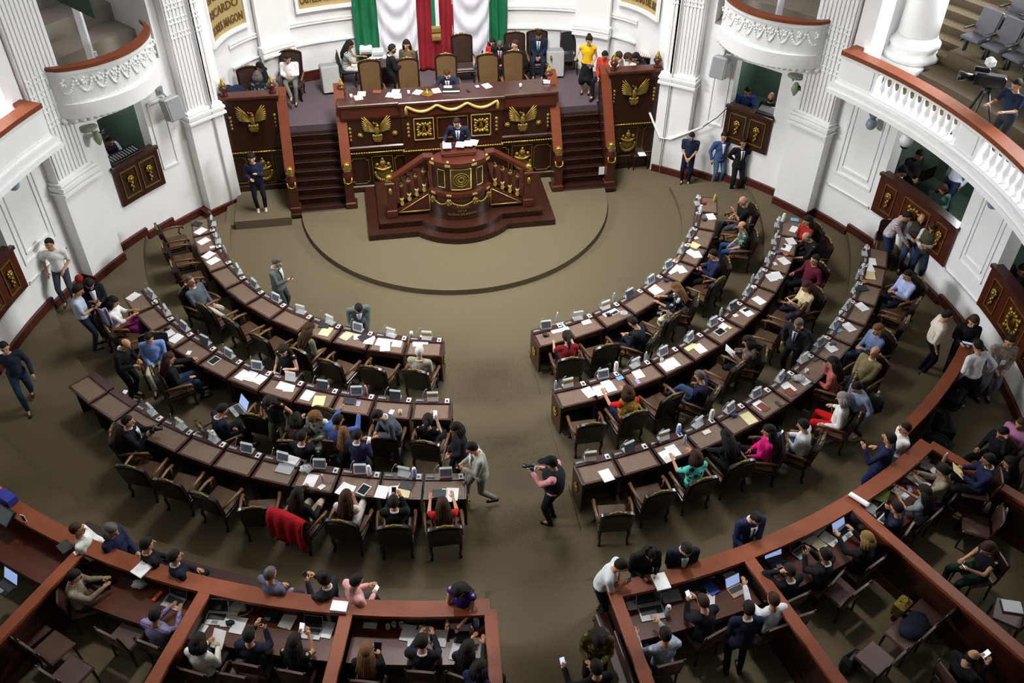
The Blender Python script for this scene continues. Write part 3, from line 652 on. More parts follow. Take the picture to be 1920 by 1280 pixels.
# gallery seats
first = None; k = 0
for row, R in enumerate((12.55, 13.45, 14.3, 15.15)):
    z = 4.22+.36*int((R-11.4)/.85+1)
    for i in range(7):
        a = 70.3+i*2.75*(12.5/R)+(.4 if row == 1 else 0); q = wpt(R, a, z); rz = -RAD(a)+PI-PI
        lab = '%s dark grey gallery seat from the stair, %s row behind the rail' % (ORD[i], ORD[row])
        if first is None:
            first = thing('gallery_chair', lab, 'seat', q, rz, 'folding gallery seats')
            b = MB(); b.box((0, -.08, .42), (.5, .46, .09), None, 0, .03); part(first, 'seat', b, grayleather)
            b = MB(); X = Matrix.Translation((0, .2, .72)) @ Matrix.Rotation(RAD(-14), 4, 'X'); b.box((0, 0, 0), (.52, .08, .62), X, 0, .03); part(first, 'backrest', b, grayleather)
            for sx in (-1, 1):
                b = MB(); b.box((sx*.27, -.02, .3), (.04, .4, .05), None, 0, .01); b.box((sx*.27, .05, .15), (.04, .1, .3)); b.box((sx*.27, -.05, .58), (.05, .34, .04), None, 0, .01); part(first, 'side_frame', b, black)
        else: dup(first, q, rz, lab)

# ================================================================ FITTINGS ON THE WALLS
for s, lab, px in ((-1, 'left', (323, 203)), (1, 'right', (1350, 126))):
    p = atcyl(px[0], px[1], 10.2); a = math.degrees(math.atan2(p.x, p.y-WC))
    t = thing('wall_loudspeaker', 'grey box loudspeaker mounted on the %s wall beside a pilaster' % lab, 'loudspeaker', p, -RAD(a))
    b = MB(); X = Matrix.Rotation(RAD(-12), 4, 'X'); b.box((0, 0, 0), (.42, .3, .56), X, 0, .03); part(t, 'cabinet', b, spkgray)
    b = MB(); b.box((0, -.16, 0), (.36, .02, .5), X); part(t, 'grille', b, gray)
    b = MB(); b.tube([(0, .1, .25), (0, .35, .35)], .025, 6); b.box((0, .37, .35), (.16, .04, .2)); part(t, 'bracket', b, gray)
for px, py, lab in ((163, 246, 'left small window'), (1494, 148, 'right small window')):
    p = atcyl(px, py, 10.5); a = math.degrees(math.atan2(p.x, p.y-WC))
    t = thing('wall_lantern', 'ornate grey-green wall lantern beside the %s' % lab, 'lantern', p, -RAD(a))
    b = MB(); b.ell((0, -.1, .1), (.22, .14, .07)); b.tube([(0, .1, 0), (0, -.1, .12), (0, -.2, .02)], .03, 6); part(t, 'bracket', b, mat('old_bronze', '#8c8f7d', .6, .2, noise=(20, .3)))
    b = MB(); b.lathe([(.05, -.02), (.09, -.1), (.1, -.2), (.06, -.3), (.02, -.36)], 10, (.1, -.16, 0)); part(t, 'lamp', b, mat('lamp_glass', '#8fa084', .4))
    b = MB(); b.tube([(.15, -.16, -.1), (.3, -.14, -.16), (.42, -.1, -.14)], .05, 6); part(t, 'arm', b, black)
for px, py, lab in ((22, 340, 'left gallery at the photo edge'), (1635, 228, 'right gallery by the pilaster'), (1866, 375, 'right gallery between the wide windows')):
    p = atcyl(px, py, 10.35); t = thing('pendant_light', 'bluish glass pendant light hanging under %s' % lab, 'pendant', (p.x, p.y, p.z))
    b = MB(); b.ell((0, 0, -.06), (.13, .13, .15)); part(t, 'globe', b, mat('blue_glass', '#93a2b4', .3, noise=(12, .25)))
    b = MB(); b.lathe([(.06, .08), (.11, .16), (.12, .26), (.07, .34)], 10); part(t, 'crown', b, mat('pewter', '#7f8ca0', .5, noise=(25, .3)))
    b = MB(); b.tube([(0, 0, .3), (0, 0, 3.98-p.z)], .02, 6); b.ell((0, .1, .42), (.12, .12, .07)); part(t, 'hanger', b, plaster_orn)
p = atcyl(1700, 262, 9.9); t = thing('dome_camera', 'white dome security camera hanging from right gallery edge', 'camera', p)
b = MB(); b.tube([(.18, .1, .26), (.1, .02, .24), (0, 0, .12)], .035, 8); b.box((.26, .12, .26), (.18, .18, .2), None, 0, .02); part(t, 'arm', b, white)
b = MB(); b.lathe([(.04, .14), (.12, .1), (.15, -.02), (.13, -.12)], 14); part(t, 'housing', b, white)
b = MB(); b.ell((0, 0, -.13), (.11, .11, .09)); part(t, 'dome', b, black)
c1 = [atcyl(1218, 210, 10.58), ]
pts = [aty(1218, 211, 1.6)]; pts = [wpt(10.5, 34.0, 2.05), wpt(10.2, 34.7, 1.05), wpt(10.2, 36.6, 1.0)]
t = thing('cable_duct', 'white cable duct running down the right pilaster and up to the booth', 'cable', (0, 0, 0))
pa = [atcyl(1218, 211, 10.3), atcyl(1236, 258, 10.23), atcyl(1258, 261, 10.23), atcyl(1318, 238, 10.23)]; pb = [pa[-1], atcyl(1345, 220, 10.5), atcyl(1366, 200, 10.4)]
b = MB(); b.tube(pa, .035, 4); part(t, 'duct', b, white)
b = MB(); b.tube(pb, .014, 5); part(t, 'cable', b, black)
for px, py, lab, rz in ((620, 150, 'left of the rostrum chairs', 8), (1040, 121, 'right of the rostrum chairs', -4)):
    p = at(px, py, 2.25); t = thing('floor_loudspeaker', 'light grey floor loudspeaker on the dais, %s' % lab, 'loudspeaker', (p.x, p.y, 1.9), RAD(rz))
    b = MB(); X = Matrix.Rotation(RAD(-8), 4, 'X'); b.box((0, 0, .4), (.52, .4, .76), X, 0, .03); part(t, 'cabinet', b, gray)
    b = MB(); b.box((0, -.205, .4), (.48, .02, .72), X, 0, .01); part(t, 'grille', b, spkgray)
# lamps inside the booths
for s, am, pw in ((-1, 48.6, 45), (1, 48.6, 60), (1, 77.7, 80), (1, 99, 40), (-1, 77.7, 20)):
    l = bpy.data.lights.new('booth_lamp', 'POINT'); l.energy = pw; l.shadow_soft_size = .15; o = bpy.data.objects.new('booth_lamp', l); COL.objects.link(o); o.location = wpt(12.3, s*am, 3.6)
# ================================================================ CHAMBER DESKS AND CHAIRS
ROWS = {}
for name, R, st, a, h in (('1R', 6.861, .1189, .2511-.1189, .15), ('1L', 6.861, .1189, .1665, .15), ('2R', 8.855, .0901, .1075, .30), ('2L', 8.855, .0901, .133, .30), ('3R', 10.926, .0722, .0825, .45), ('3L', 10.926, .0722, .1047, .45)):
    ROWS[name] = (R, st, a, h, 1 if name[1] == 'R' else -1)
RN = {'1L': 'front left row', '2L': 'middle left row', '3L': 'back left row', '1R': 'front right row', '2R': 'middle right row', '3R': 'back right row'}
CODE = {'1L': 'gctcctttncd', '2L': 'gdtdwttdtgt', '3L': 'tcttttccc..', '1R': 'tcgdtttt.t', '2R': 'gtctttdttttt', '3R': 'gdgctttwtttdtt'}
DH = .76
def desk_pos(row, i, dr=0.0, di=0.0, z=None):
    R, st, a, h, s = ROWS[row]; an = s*(a+st*(i+.5+di)); R += dr
    return Vector((R*math.sin(an), -R*math.cos(an), h if z is None else z)), an
def deskname(row, i): return '%s desk from aisle, %s' % (ORD[i], RN[row])
DESKS = {}
for row, (R, st, a, h, s) in ROWS.items():
    proto = None; W = R*st
    for i, cd in enumerate(CODE[row]):
        loc, an = desk_pos(row, i)
        if proto is None or i == 1:
            t = thing('desk', 'x', 'desk', loc, an, RN[row]+' desks')
            k = .56; w0 = W/2-.022; w1 = (R-k)*st/2-.022
            b = MB(); b.prism([(-w0, 0), (w0, 0), (w1, k), (-w1, k)], DH-.05, DH); b.prism([(-w1-.01*0, k-.14), (w1, k-.14), (w1, k+.01), (-w1, k+.01)], DH, DH+.022); part(t, 'desk_top', b, wooddesk)
            b = MB(); b.prism([(-w0+.05, .035), (w0-.05, .035), (w1-.035, k-.17), (-w1+.035, k-.17)], DH-.01, DH+.004); part(t, 'leather_inset', b, pad)
            b = MB(); b.box((0, k-.05, (DH-.05)/2), (2*w1-.03, .03, DH-.05)); part(t, 'front_panel', b, wood)
            b = MB(); b.box((0, .05, DH-.11), (2*w0-.08, .03, .12)); b.ell((0, .03, DH-.11), (.015, .015, .015), None, 6, 4); part(t, 'drawer', b, wood)
            for sx in (-1, 1):
                b = MB(); b.prism([(sx*(w0-.05), .06), (sx*(w0-.02), .06), (sx*(w1-.02), k-.06), (sx*(w1-.05), k-.06)][::sx], 0, DH-.05); e = part(t, 'side_panel', b, wood)
            if proto is None:
                sx = -s; b = MB(); X = Matrix.Translation((sx*(w0-.005), .22, .42)) @ Matrix.Rotation(sx*PI/2, 4, 'Z'); b.box((0, 0, 0), (.5, .04, .74), X, 0, .01); part(t, 'carved_end', b, wood)
                b = MB(); o = shield(.36); o.v = [tuple(X @ Vector((v[0], v[1]-.025, v[2]+.06))) for v in o.v]; part(t, 'gilded_ornament', o, golddull)
            b = MB(); b.box((w1-.07, k-.07, DH+.03), (.085, .125, .02), None, 0, .005); vp = part(t, 'voting_panel', b, white)
            b = MB(); b.box((w1-.07, k-.085, DH+.041), (.04, .05, .005)); part(vp, 'button', b, black)
            b = MB(); b.box((-w1+.1, k-.07, DH+.032), (.15, .055, .022), None, 0, .01); mp = part(t, 'microphone_base', b, gray)
            b = MB(); b.tube([(-w1+.14, k-.07, DH+.03), (-w1+.16, k-.02, DH+.15), (-w1+.22, k-.05, DH+.3)], .006, 5); b.tube([(-w1+.22, k-.05, DH+.3), (-w1+.25, k-.07, DH+.34)], .012, 6); part(mp, 'microphone', b, gray)
            if proto is None: proto = t; DESKS[row] = [t]
            else: proto2 = t; DESKS[row].append(t)
        else:
            t = dup(proto2, loc, an, 'x'); DESKS[row].append(t)
        t['label'] = 'brown leather-topped wooden desk, %s from aisle, %s' % (ORD[i], RN[row])
# bare desks carry no fittings
for row, i in (('3L', 9), ('3L', 10)):
    t = DESKS[row][i]
    for ch in list(t.children):
        if ch.name.startswith(('voting', 'micro')):
            for g in list(ch.children): bpy.data.objects.remove(g)
            bpy.data.objects.remove(ch)
# stands on the desks
def stand_mesh(kind):
    out = []; X = Matrix.Rotation(RAD(-22), 4, 'X')
    b = MB(); b.box((0, 0, .1), (.215, .006, .19), X); b.box((0, .06, .012), (.215, .14, .008)); b.tube([(-.1, .07, .19), (-.1, .12, .02)], .004, 4); b.tube([(.1, .07, .19), (.1, .12, .02)], .004, 4); b.box((0, .05, .205), (.22, .05, .012)); out.append(('holder', b, acrylic))
    if kind == 't':
        b = MB(); b.box((0, -.012, .11), (.235, .012, .175), X, 0, .004); out.append(('tablet', b, white))
        b = MB(); b.box((0, -.021, .11), (.195, .004, .135), X); out.append(('display', b, mat('tablet_picture', '#6b7684', .3, noise=(18, .35))))
    if kind == 'g':
        b = MB(); b.box((0, -.01, .1), (.21, .006, .17), X); out.append(('card', b, paper))
        b = MB(); b.box((0, -.015, .135), (.205, .004, .055), X); out.append(('card_band', b, mat('ochre_band', '#9a7b35', .6)))
    if kind == 'd':
        b = MB(); b.box((0, -.01, .1), (.22, .008, .18), X); out.append(('display', b, mat('dim_display', '#47505a', .15)))
    if kind == 'w':
        b = MB(); b.box((0, -.01, .1), (.22, .008, .18), X); out.append(('card', b, paper))
    return out
SK = {'t': ('tablet_stand', 'white framed tablet upright in holder', 'tablet stand'), 'c': ('nameplate_holder', 'empty clear acrylic nameplate holder', 'nameplate holder'), 'g': ('nameplate', 'white nameplate with ochre band in holder', 'nameplate'), 'd': ('display_stand', 'dark glassy display in acrylic holder', 'display stand'), 'w': ('nameplate', 'plain white card in acrylic holder', 'nameplate')}
SP = {}
for row in ROWS:
    for i, cd in enumerate(CODE[row]):
        if cd in '.n': continue
        loc, an = desk_pos(row, i, -.47, random.uniform(-.08, .03)); loc.z = ROWS[row][3]+DH+.022
        nm, lb, cat = SK[cd]; lab = '%s on %s' % (lb, deskname(row, i)); rz = an+RAD(random.uniform(-14, 14))
        if cd not in SP:
            SP[cd] = thing(nm, lab, cat, loc, rz, cat+'s on the desks')
            for n_, b, m in stand_mesh(cd): part(SP[cd], n_, b, m)
        else: dup(SP[cd], loc, rz, lab)

# ---- armchairs
def arch(w_, z0, z1, rise, n=12): return [(-w_, z0)]+[(-w_*1.06*math.cos(PI*i/n), z1+rise*(math.sin(PI*i/n)**.8)) for i in range(n+1)]+[(w_, z0)]
YZ = Matrix(((1, 0, 0, 0), (0, 0, -1, 0), (0, 1, 0, 0), (0, 0, 0, 1)))
def make_armchair(name, label, cat, group, seatm, backm, backf, top=.98, wd=.25):
    t = thing(name, label, cat, (0, 0, 0), 0, group)
    b = MB(); b.box((0, .02, .43), (wd*2+.04, .52, .09), None, 0, .035); part(t, 'seat', b, seatm)
    b = MB(); b.box((0, .02, .37), (wd*2+.08, .54, .06), None, 0, .01); part(t, 'seat_frame', b, woodchair)
    X = Matrix.Translation((0, -.24, .42)) @ Matrix.Rotation(RAD(11), 4, 'X') @ YZ
    b = MB(); b.prism(arch(wd+.03, -.02, top-.47, .1), -.02, .035, X); part(t, 'back_frame', b, woodchair)
    b = MB(); b.prism(arch(wd-.02, .06, top-.52, .09), .03, .055, X); b.prism(arch(wd-.02, .06, top-.52, .09), -.055, -.02, X); b.f; part(t, 'back_cushion', b, backm)
    b = MB(); pr = arch(wd+.03, 0, top-.47, .1)[2:-2]; b.tube([X @ Vector((p[0]*.98, p[1], .01)) for p in pr[3:-3]], .02, 6); b.ell(X @ Vector((0, top-.36, .01)), (.07, .03, .035), None, 10, 6); part(t, 'gilded_crest', b, mat('chair_gilding', '#86703a', .4, .5, noise=(20, .3)))
    for sx in (-1, 1):
        x = sx*(wd+.05); b = MB(); b.tube([(x, -.28, .66), (x+sx*.02, -.1, .68), (x+sx*.03, .1, .67), (x+sx*.02, .24, .64), (x+sx*.02, .27, .58)], [.02, .028, .03, .034, .022], 7); b.tube([(x+sx*.02, .18, .64), (x, .14, .5), (x-sx*.01, .2, .4)], .022, 6); part(t, 'armrest', b, woodarm)
        for y, o in ((.24, .03), (-.22, -.06)):
            b = MB(); b.tube([(sx*wd, y, .38), (sx*(wd+.01), y+o*.6, .24), (sx*(wd-.01), y+o*.3, .1), (sx*(wd+.005), y+o, .0)], [.034, .03, .02, .026], 7); part(t, 'leg', b, woodchair)
    return t
arm0 = make_armchair('armchair', 'x', 'armchair', 'leather armchairs of the chamber', padold, backleather, None)
CH = {}
NCH = {'1L': 11, '2L': 11, '3L': 9, '1R': 10, '2R': 12, '3R': 13}
TURN = {('3L', 3): (-14, .1), ('3L', 4): (20, .05), ('3L', 8): (18, .1), ('3L', 7): (14, .05), ('2L', 5): (14, .1), ('3R', 0): (-12, .2), ('2L', 6): (16, .1), ('2R', 0): (-8, .05), ('1L', 10): (10, .05)}
SKIP = {('2L', 7)}
used = False
for row, n in NCH.items():
    for i in range(n):
        if (row, i) in SKIP: continue
        dt, dr = TURN.get((row, i), (random.uniform(-9, 9), random.uniform(-.03, .07)))
        loc, an = desk_pos(row, i, .38+dr, 0); rz = an+RAD(dt)
        lab = 'gilt-crested leather armchair drawn up to %s' % deskname(row, i)
        if not used: arm0.location = loc; arm0.rotation_euler = (0, 0, rz); arm0['label'] = lab; used = True; CH[row, i] = arm0
        else: CH[row, i] = dup(arm0, loc, rz, lab)
# tribune chairs
tc0 = make_armchair('tribune_chair', 'x', 'chair', 'tall tribune chairs', oliveleather, oliveleather, None, 1.28, .27)
TCH = []
for k, (px, py, lab) in enumerate(((693, 118, 'leftmost of five tall olive leather chairs behind the rostrum'), (765, 115, 'tall olive leather chair behind rostrum, second from left'), (837, 107, 'tall olive leather chair of the presiding man at rostrum centre'), (918, 106, 'tall olive leather chair behind rostrum, second from right'), (966, 101, 'rightmost of five tall olive leather chairs behind the rostrum'))):
    p = at(px, py, 3.3); rz = PI+RAD(random.uniform(-6, 6))
    if k == 0: tc0.location = (p.x, p.y, 1.9); tc0.rotation_euler = (0, 0, rz); tc0['label'] = lab; TCH.append(tc0)
    else: TCH.append(dup(tc0, (p.x, p.y, 1.9), rz, lab))
dk0 = make_armchair('leather_armchair', 'x', 'armchair', 'dark armchairs on the dais', darkleather, darkleather, None, 1.2, .27)
for k, (px, py, zt, rz, lab) in enumerate(((538, 100, 3.2, 172, 'dark armchair of the woman in white, left end of dais'), (467, 138, 3.1, 190, 'dark armchair behind the capped person, far left of dais'), (868, 73, 3.15, 180, 'empty dark leather chair against white drapery on the dais'), (968, 66, 3.2, 178, 'dark leather armchair left of the man in navy, by back wall'), (1011, 52, 3.35, 178, 'tall dark chair of the man in navy by the back wall'))):
    p = at(px, py, zt); q = (p.x, p.y-.0, 1.9)
    if k == 0: dk0.location = q; dk0.rotation_euler = (0, 0, RAD(rz)); dk0['label'] = lab
    else: dup(dk0, q, RAD(rz), lab)
# plain side chairs
def side_chair(name, label, seatm, backm, group, backh=.95):
    t = thing(name, label, 'chair', (0, 0, 0), 0, group)
    b = MB(); b.box((0, 0, .45), (.48, .46, .06), None, 0, .025); part(t, 'seat', b, seatm)
    b = MB(); X = Matrix.Translation((0, -.22, .5)) @ Matrix.Rotation(RAD(9), 4, 'X') @ YZ; b.prism(arch(.22, .08, backh-.56, .04), -.015, .02, X); part(t, 'backrest', b, backm)
    for sx in (-1, 1): b = MB(); b.tube([X @ Vector((sx*.22, -.08, 0)), X @ Vector((sx*.23, .2, 0)), X @ Vector((sx*.22, backh-.5, 0))], .018, 6); part(t, 'back_post', b, woodchair)
    for sx in (-1, 1):
        for sy in (-1, 1): b = MB(); b.tube([(sx*.2, sy*.19, .43), (sx*.21, sy*.2, 0)], [.024, .018], 6); part(t, 'leg', b, woodchair)
    return t
# ================================================================ PRESS BOXES
BOXN = {}
def pbox(a0, a1, side, k):
    nm = '%s press box from the aisle, %s side' % (ORD[k], side); am = (a0+a1)/2
    o = pol(13.3, am, .55); t = thing('press_box_wall', 'curved wooden front wall with polished rail, %s' % nm, 'wall panel', o, 0, 'press box walls')
    L = lambda b: locv(b, t)
    b = MB(); b.arc(13.3, 13.38, .5, 1.54, a0, a1, (0, 0)); part(t, 'panel', L(b), wood)
    b = MB(); b.arc(13.22, 13.5, 1.54, 1.61, a0, a1, (0, 0)); part(t, 'rail', L(b), woodrail)
    b = MB(); b.arc(13.27, 13.3, .55, .75, a0, a1, (0, 0)); b.arc(13.28, 13.3, 1.35, 1.42, a0, a1, (0, 0)); part(t, 'moulding', L(b), woodred)
    t = thing('press_desk', 'long reddish desk inside %s' % nm, 'desk', pol(13.7, am, .55), 0, 'press desks')
    b = MB(); b.arc(13.38, 14.06, 1.16, 1.21, a0+.3, a1-.3, (0, 0)); part(t, 'desk_top', locv(b, t), mat('press_wood', '#5f2f1f', .32, pat=('grain', 3, '#4a2217'), coat=.25))
    b = MB(); b.arc(14.0, 14.04, 1.04, 1.16, a0+.5, a1-.5, (0, 0)); part(t, 'apron', locv(b, t), wood)
def ppart(a, R0, R1, label):
    t = thing('press_partition', label, 'partition', pol((R0+R1)/2, a, .55), RAD(a), 'press partitions')
    b = MB(); b.box((0, 0, .49), (.07, R1-R0, .98)); part(t, 'panel', b, wood)
    b = MB(); b.box((0, 0, 1.02), (.2, R1-R0+.1, .075), None, 0, .01); part(t, 'rail', b, woodrail)
    b = MB()
    for sx in (-1, 1): b.box((sx*.045, 0, .9), (.02, R1-R0-.1, .05)); b.box((sx*.045, 0, .12), (.02, R1-R0-.1, .2))
    part(t, 'moulding', b, woodred); return t
for k, (a0, a1) in enumerate(((-14, -4.7), (-23.6, -14), (-33.4, -23.6), (-43, -33.4), (-53, -43))): pbox(a0, a1, 'left', k)
for k, (a0, a1) in enumerate(((3.6, 13.4), (13.4, 23), (23, 32.7))): pbox(a0, a1, 'right', k)
for a, lb in ((-4.7, 'wooden end partition of left press boxes beside the carpeted aisle'), (-14, 'first wooden partition left of the aisle, under two water bottles'), (-23.6, 'second wooden partition left of aisle, beside purple checked shirt man'), (-33.4, 'third wooden partition left of aisle, left of the beige-shirted man'), (-43, 'dark wooden partition at far left edge, left of reddish desk'),
              (13.4, 'first wooden partition right of aisle, beside man in white shirt'), (23, 'second wooden partition right of aisle, right of blond woman in black'), (32.8, 'third wooden partition right of aisle, under man with yellow papers')): ppart(a, 13.45, 17.2, lb)
t = ppart(3.6, 13.3, 17.2, 'wooden end partition of right press boxes with gilded carving')
b = MB(); b.box((-.16, .3, .25), (.2, 3.2, .5), None, 0, .02); b.box((-.1, -.2, .6), (.06, 3.2, .3), None, 0, .01); part(t, 'stepped_base', b, wood)
part(t, 'gilt_carving', rope([(-.13, -.3, .82), (-.13, -1.9, .82)], .04), golddull)
t = thing('railing', 'polished rail with dark low wall under leaning man in white', 'railing', pol(13.0, 40, .55))
b = MB(); b.arc(12.85, 12.93, .5, 1.5, 32.8, 47); part(t, 'panel', locv(b, t), wood)
b = MB(); b.arc(12.78, 13.0, 1.5, 1.58, 32.8, 47); part(t, 'rail', locv(b, t), woodrail)
# the gallery over the back of the press boxes
g = MB(); g.arc(18.4, 26, 4.9, 5.3, -70, 70); struct(g.obj('gallery_floor_front', plaster))
g = MB(); g.arc(9.0, 27, 18.0, 18.2, -180, 180, (0, -4)); struct(g.obj('ceiling', plaster))
g = MB(); g.arc(26.5, 26.8, 0, 18.1, -180, 180, (0, -4)); struct(g.obj('wall_outer', mat('outer_plaster', '#8d8a86', .8)))
g = MB(); g.arc(18.6, 18.8, 0, 5, -80, 80); struct(g.obj('wall_front', darkroom))

# ================================================================ PEOPLE
SKIN = [mat('skin_fair', '#d3a587', .55), mat('skin_tan', '#bf8d6c', .55), mat('skin_brown', '#a0724f', .55), mat('skin_olive', '#b68868', .55)]
HAIR = {'k': mat('black_hair', '#1b1613', .75, noise=(60, .3), spec=.25), 'b': mat('brown_hair', '#3a2516', .75, noise=(60, .3), spec=.25), 'l': mat('light_brown_hair', '#6b4a2c', .75, noise=(60, .3), spec=.25), 'g': mat('grey_hair', '#8b8884', .8, noise=(60, .25), spec=.2), 'w': mat('white_hair', '#c9c6c0', .6, noise=(60, .15)), 'y': mat('blond_hair', '#7d6236', .75, noise=(60, .3), spec=.25), 'd': mat('dark_grey_hair', '#4b4744', .6, noise=(60, .3))}
EYE = mat('eye_dark', '#1b120e', .4); LIP = mat('lips', '#8a4a41', .5); SHOE = mat('shoe_black', '#0e0e10', .35); SHOEW = mat('shoe_white', '#b9b8b2', .5)
def fab(c):
    "'#rrggbb' or '#rrggbb/kind/scale/#colour2'"
    q = c.split('/'); 
    return mat('fabric_'+c, q[0], .85, noise=(14, .12), pat=(q[1], float(q[2]), q[3]) if len(q) > 1 else None, spec=.2)
PENDING = []          # bodies and clothes to be fused into continuous surfaces
def ik(a, t, l1, l2, pole):
    a = Vector(a); t = Vector(t); d = t-a; L = min(d.length, (l1+l2)*.995); d = d.normalized(); t = a+d*L
    x = (l1*l1-l2*l2+L*L)/(2*L); h = math.sqrt(max(0, l1*l1-x*x)); p = Vector(pole); p = (p-d*p.dot(d)); p = p.normalized() if p.length > 1e-5 else Vector((1, 0, 0))
    return a+d*x+p*h, t
HANDS = {'down': ((-.27, .04, -.5), (.27, .04, -.5)), 'phone': ((-.07, .3, -.2), (.1, .28, -.24)), 'desk': ((-.2, .44, -.17), (.2, .44, -.17)), 'type': ((-.1, .4, -.15), (.1, .4, -.15)),
         'lap': ((-.1, .26, -.42), (.1, .24, -.42)), 'up': ((-.06, .34, .0), (.09, .33, -.02)), 'cross': ((.1, .2, -.2), (-.1, .22, -.23)), 'chin': ((-.1, .3, -.28), (.06, .2, .02)), 'ear': ((-.2, .2, -.4), (.13, .08, .12)),
         'point': ((-.2, .2, -.4), (.22, .5, -.1)), 'hip': ((-.33, -.02, -.32), (.33, -.02, -.32)), 'front': ((-.06, .2, -.42), (.07, .2, -.43)), 'back': ((-.12, -.2, -.42), (.12, -.2, -.42)), 'reach': ((-.25, .5, -.2), (.18, .3, -.3)), 'head': ((-.14, .12, .2), (.14, .3, -.26)), 'wide': ((-.42, .42, -.3), (.42, .42, -.3)), 'rest': ((-.3, .2, -.32), (.3, .2, -.32)), 'one': ((-.27, .04, -.5), (.1, .3, -.2)), 'walk': ((-.27, .2, -.46), (.28, -.14, -.48)), 'cam': ((-.06, .38, -.08), (.1, .3, -.1))}
TAKEN = set(); side0 = [None, None]
def give_chair(base, rz, zf, label):
    if zf in (.15, .3, .45):
        d, k = min(((CH[k].location.xy-base.xy).length, k) for k in CH if k not in TAKEN and abs(CH[k].location.z-zf) < .1)
        if d < .75: CH[k].location = base; CH[k].rotation_euler = (0, 0, rz); TAKEN.add(k); return
    if 1.9 <= zf <= 2.2 and base.y < 3.2 and abs(base.x) < 3: return
    i = 0 if zf < 1.2 else 1; lab = ('leather chair of the ' if i == 0 else 'dark chair of the ')+label.replace(' of the ', ' ')
    lab = ' '.join(lab.split()[:15])
    if side0[i] is None: side0[i] = side_chair('leather_chair' if i == 0 else 'side_chair', lab, presseat if i == 0 else blackcloth, presseat if i == 0 else blackcloth, 'press box chairs' if i == 0 else 'dark side chairs'); side0[i].location = base; side0[i].rotation_euler = (0, 0, rz)
    else: dup(side0[i], base, rz, lab)
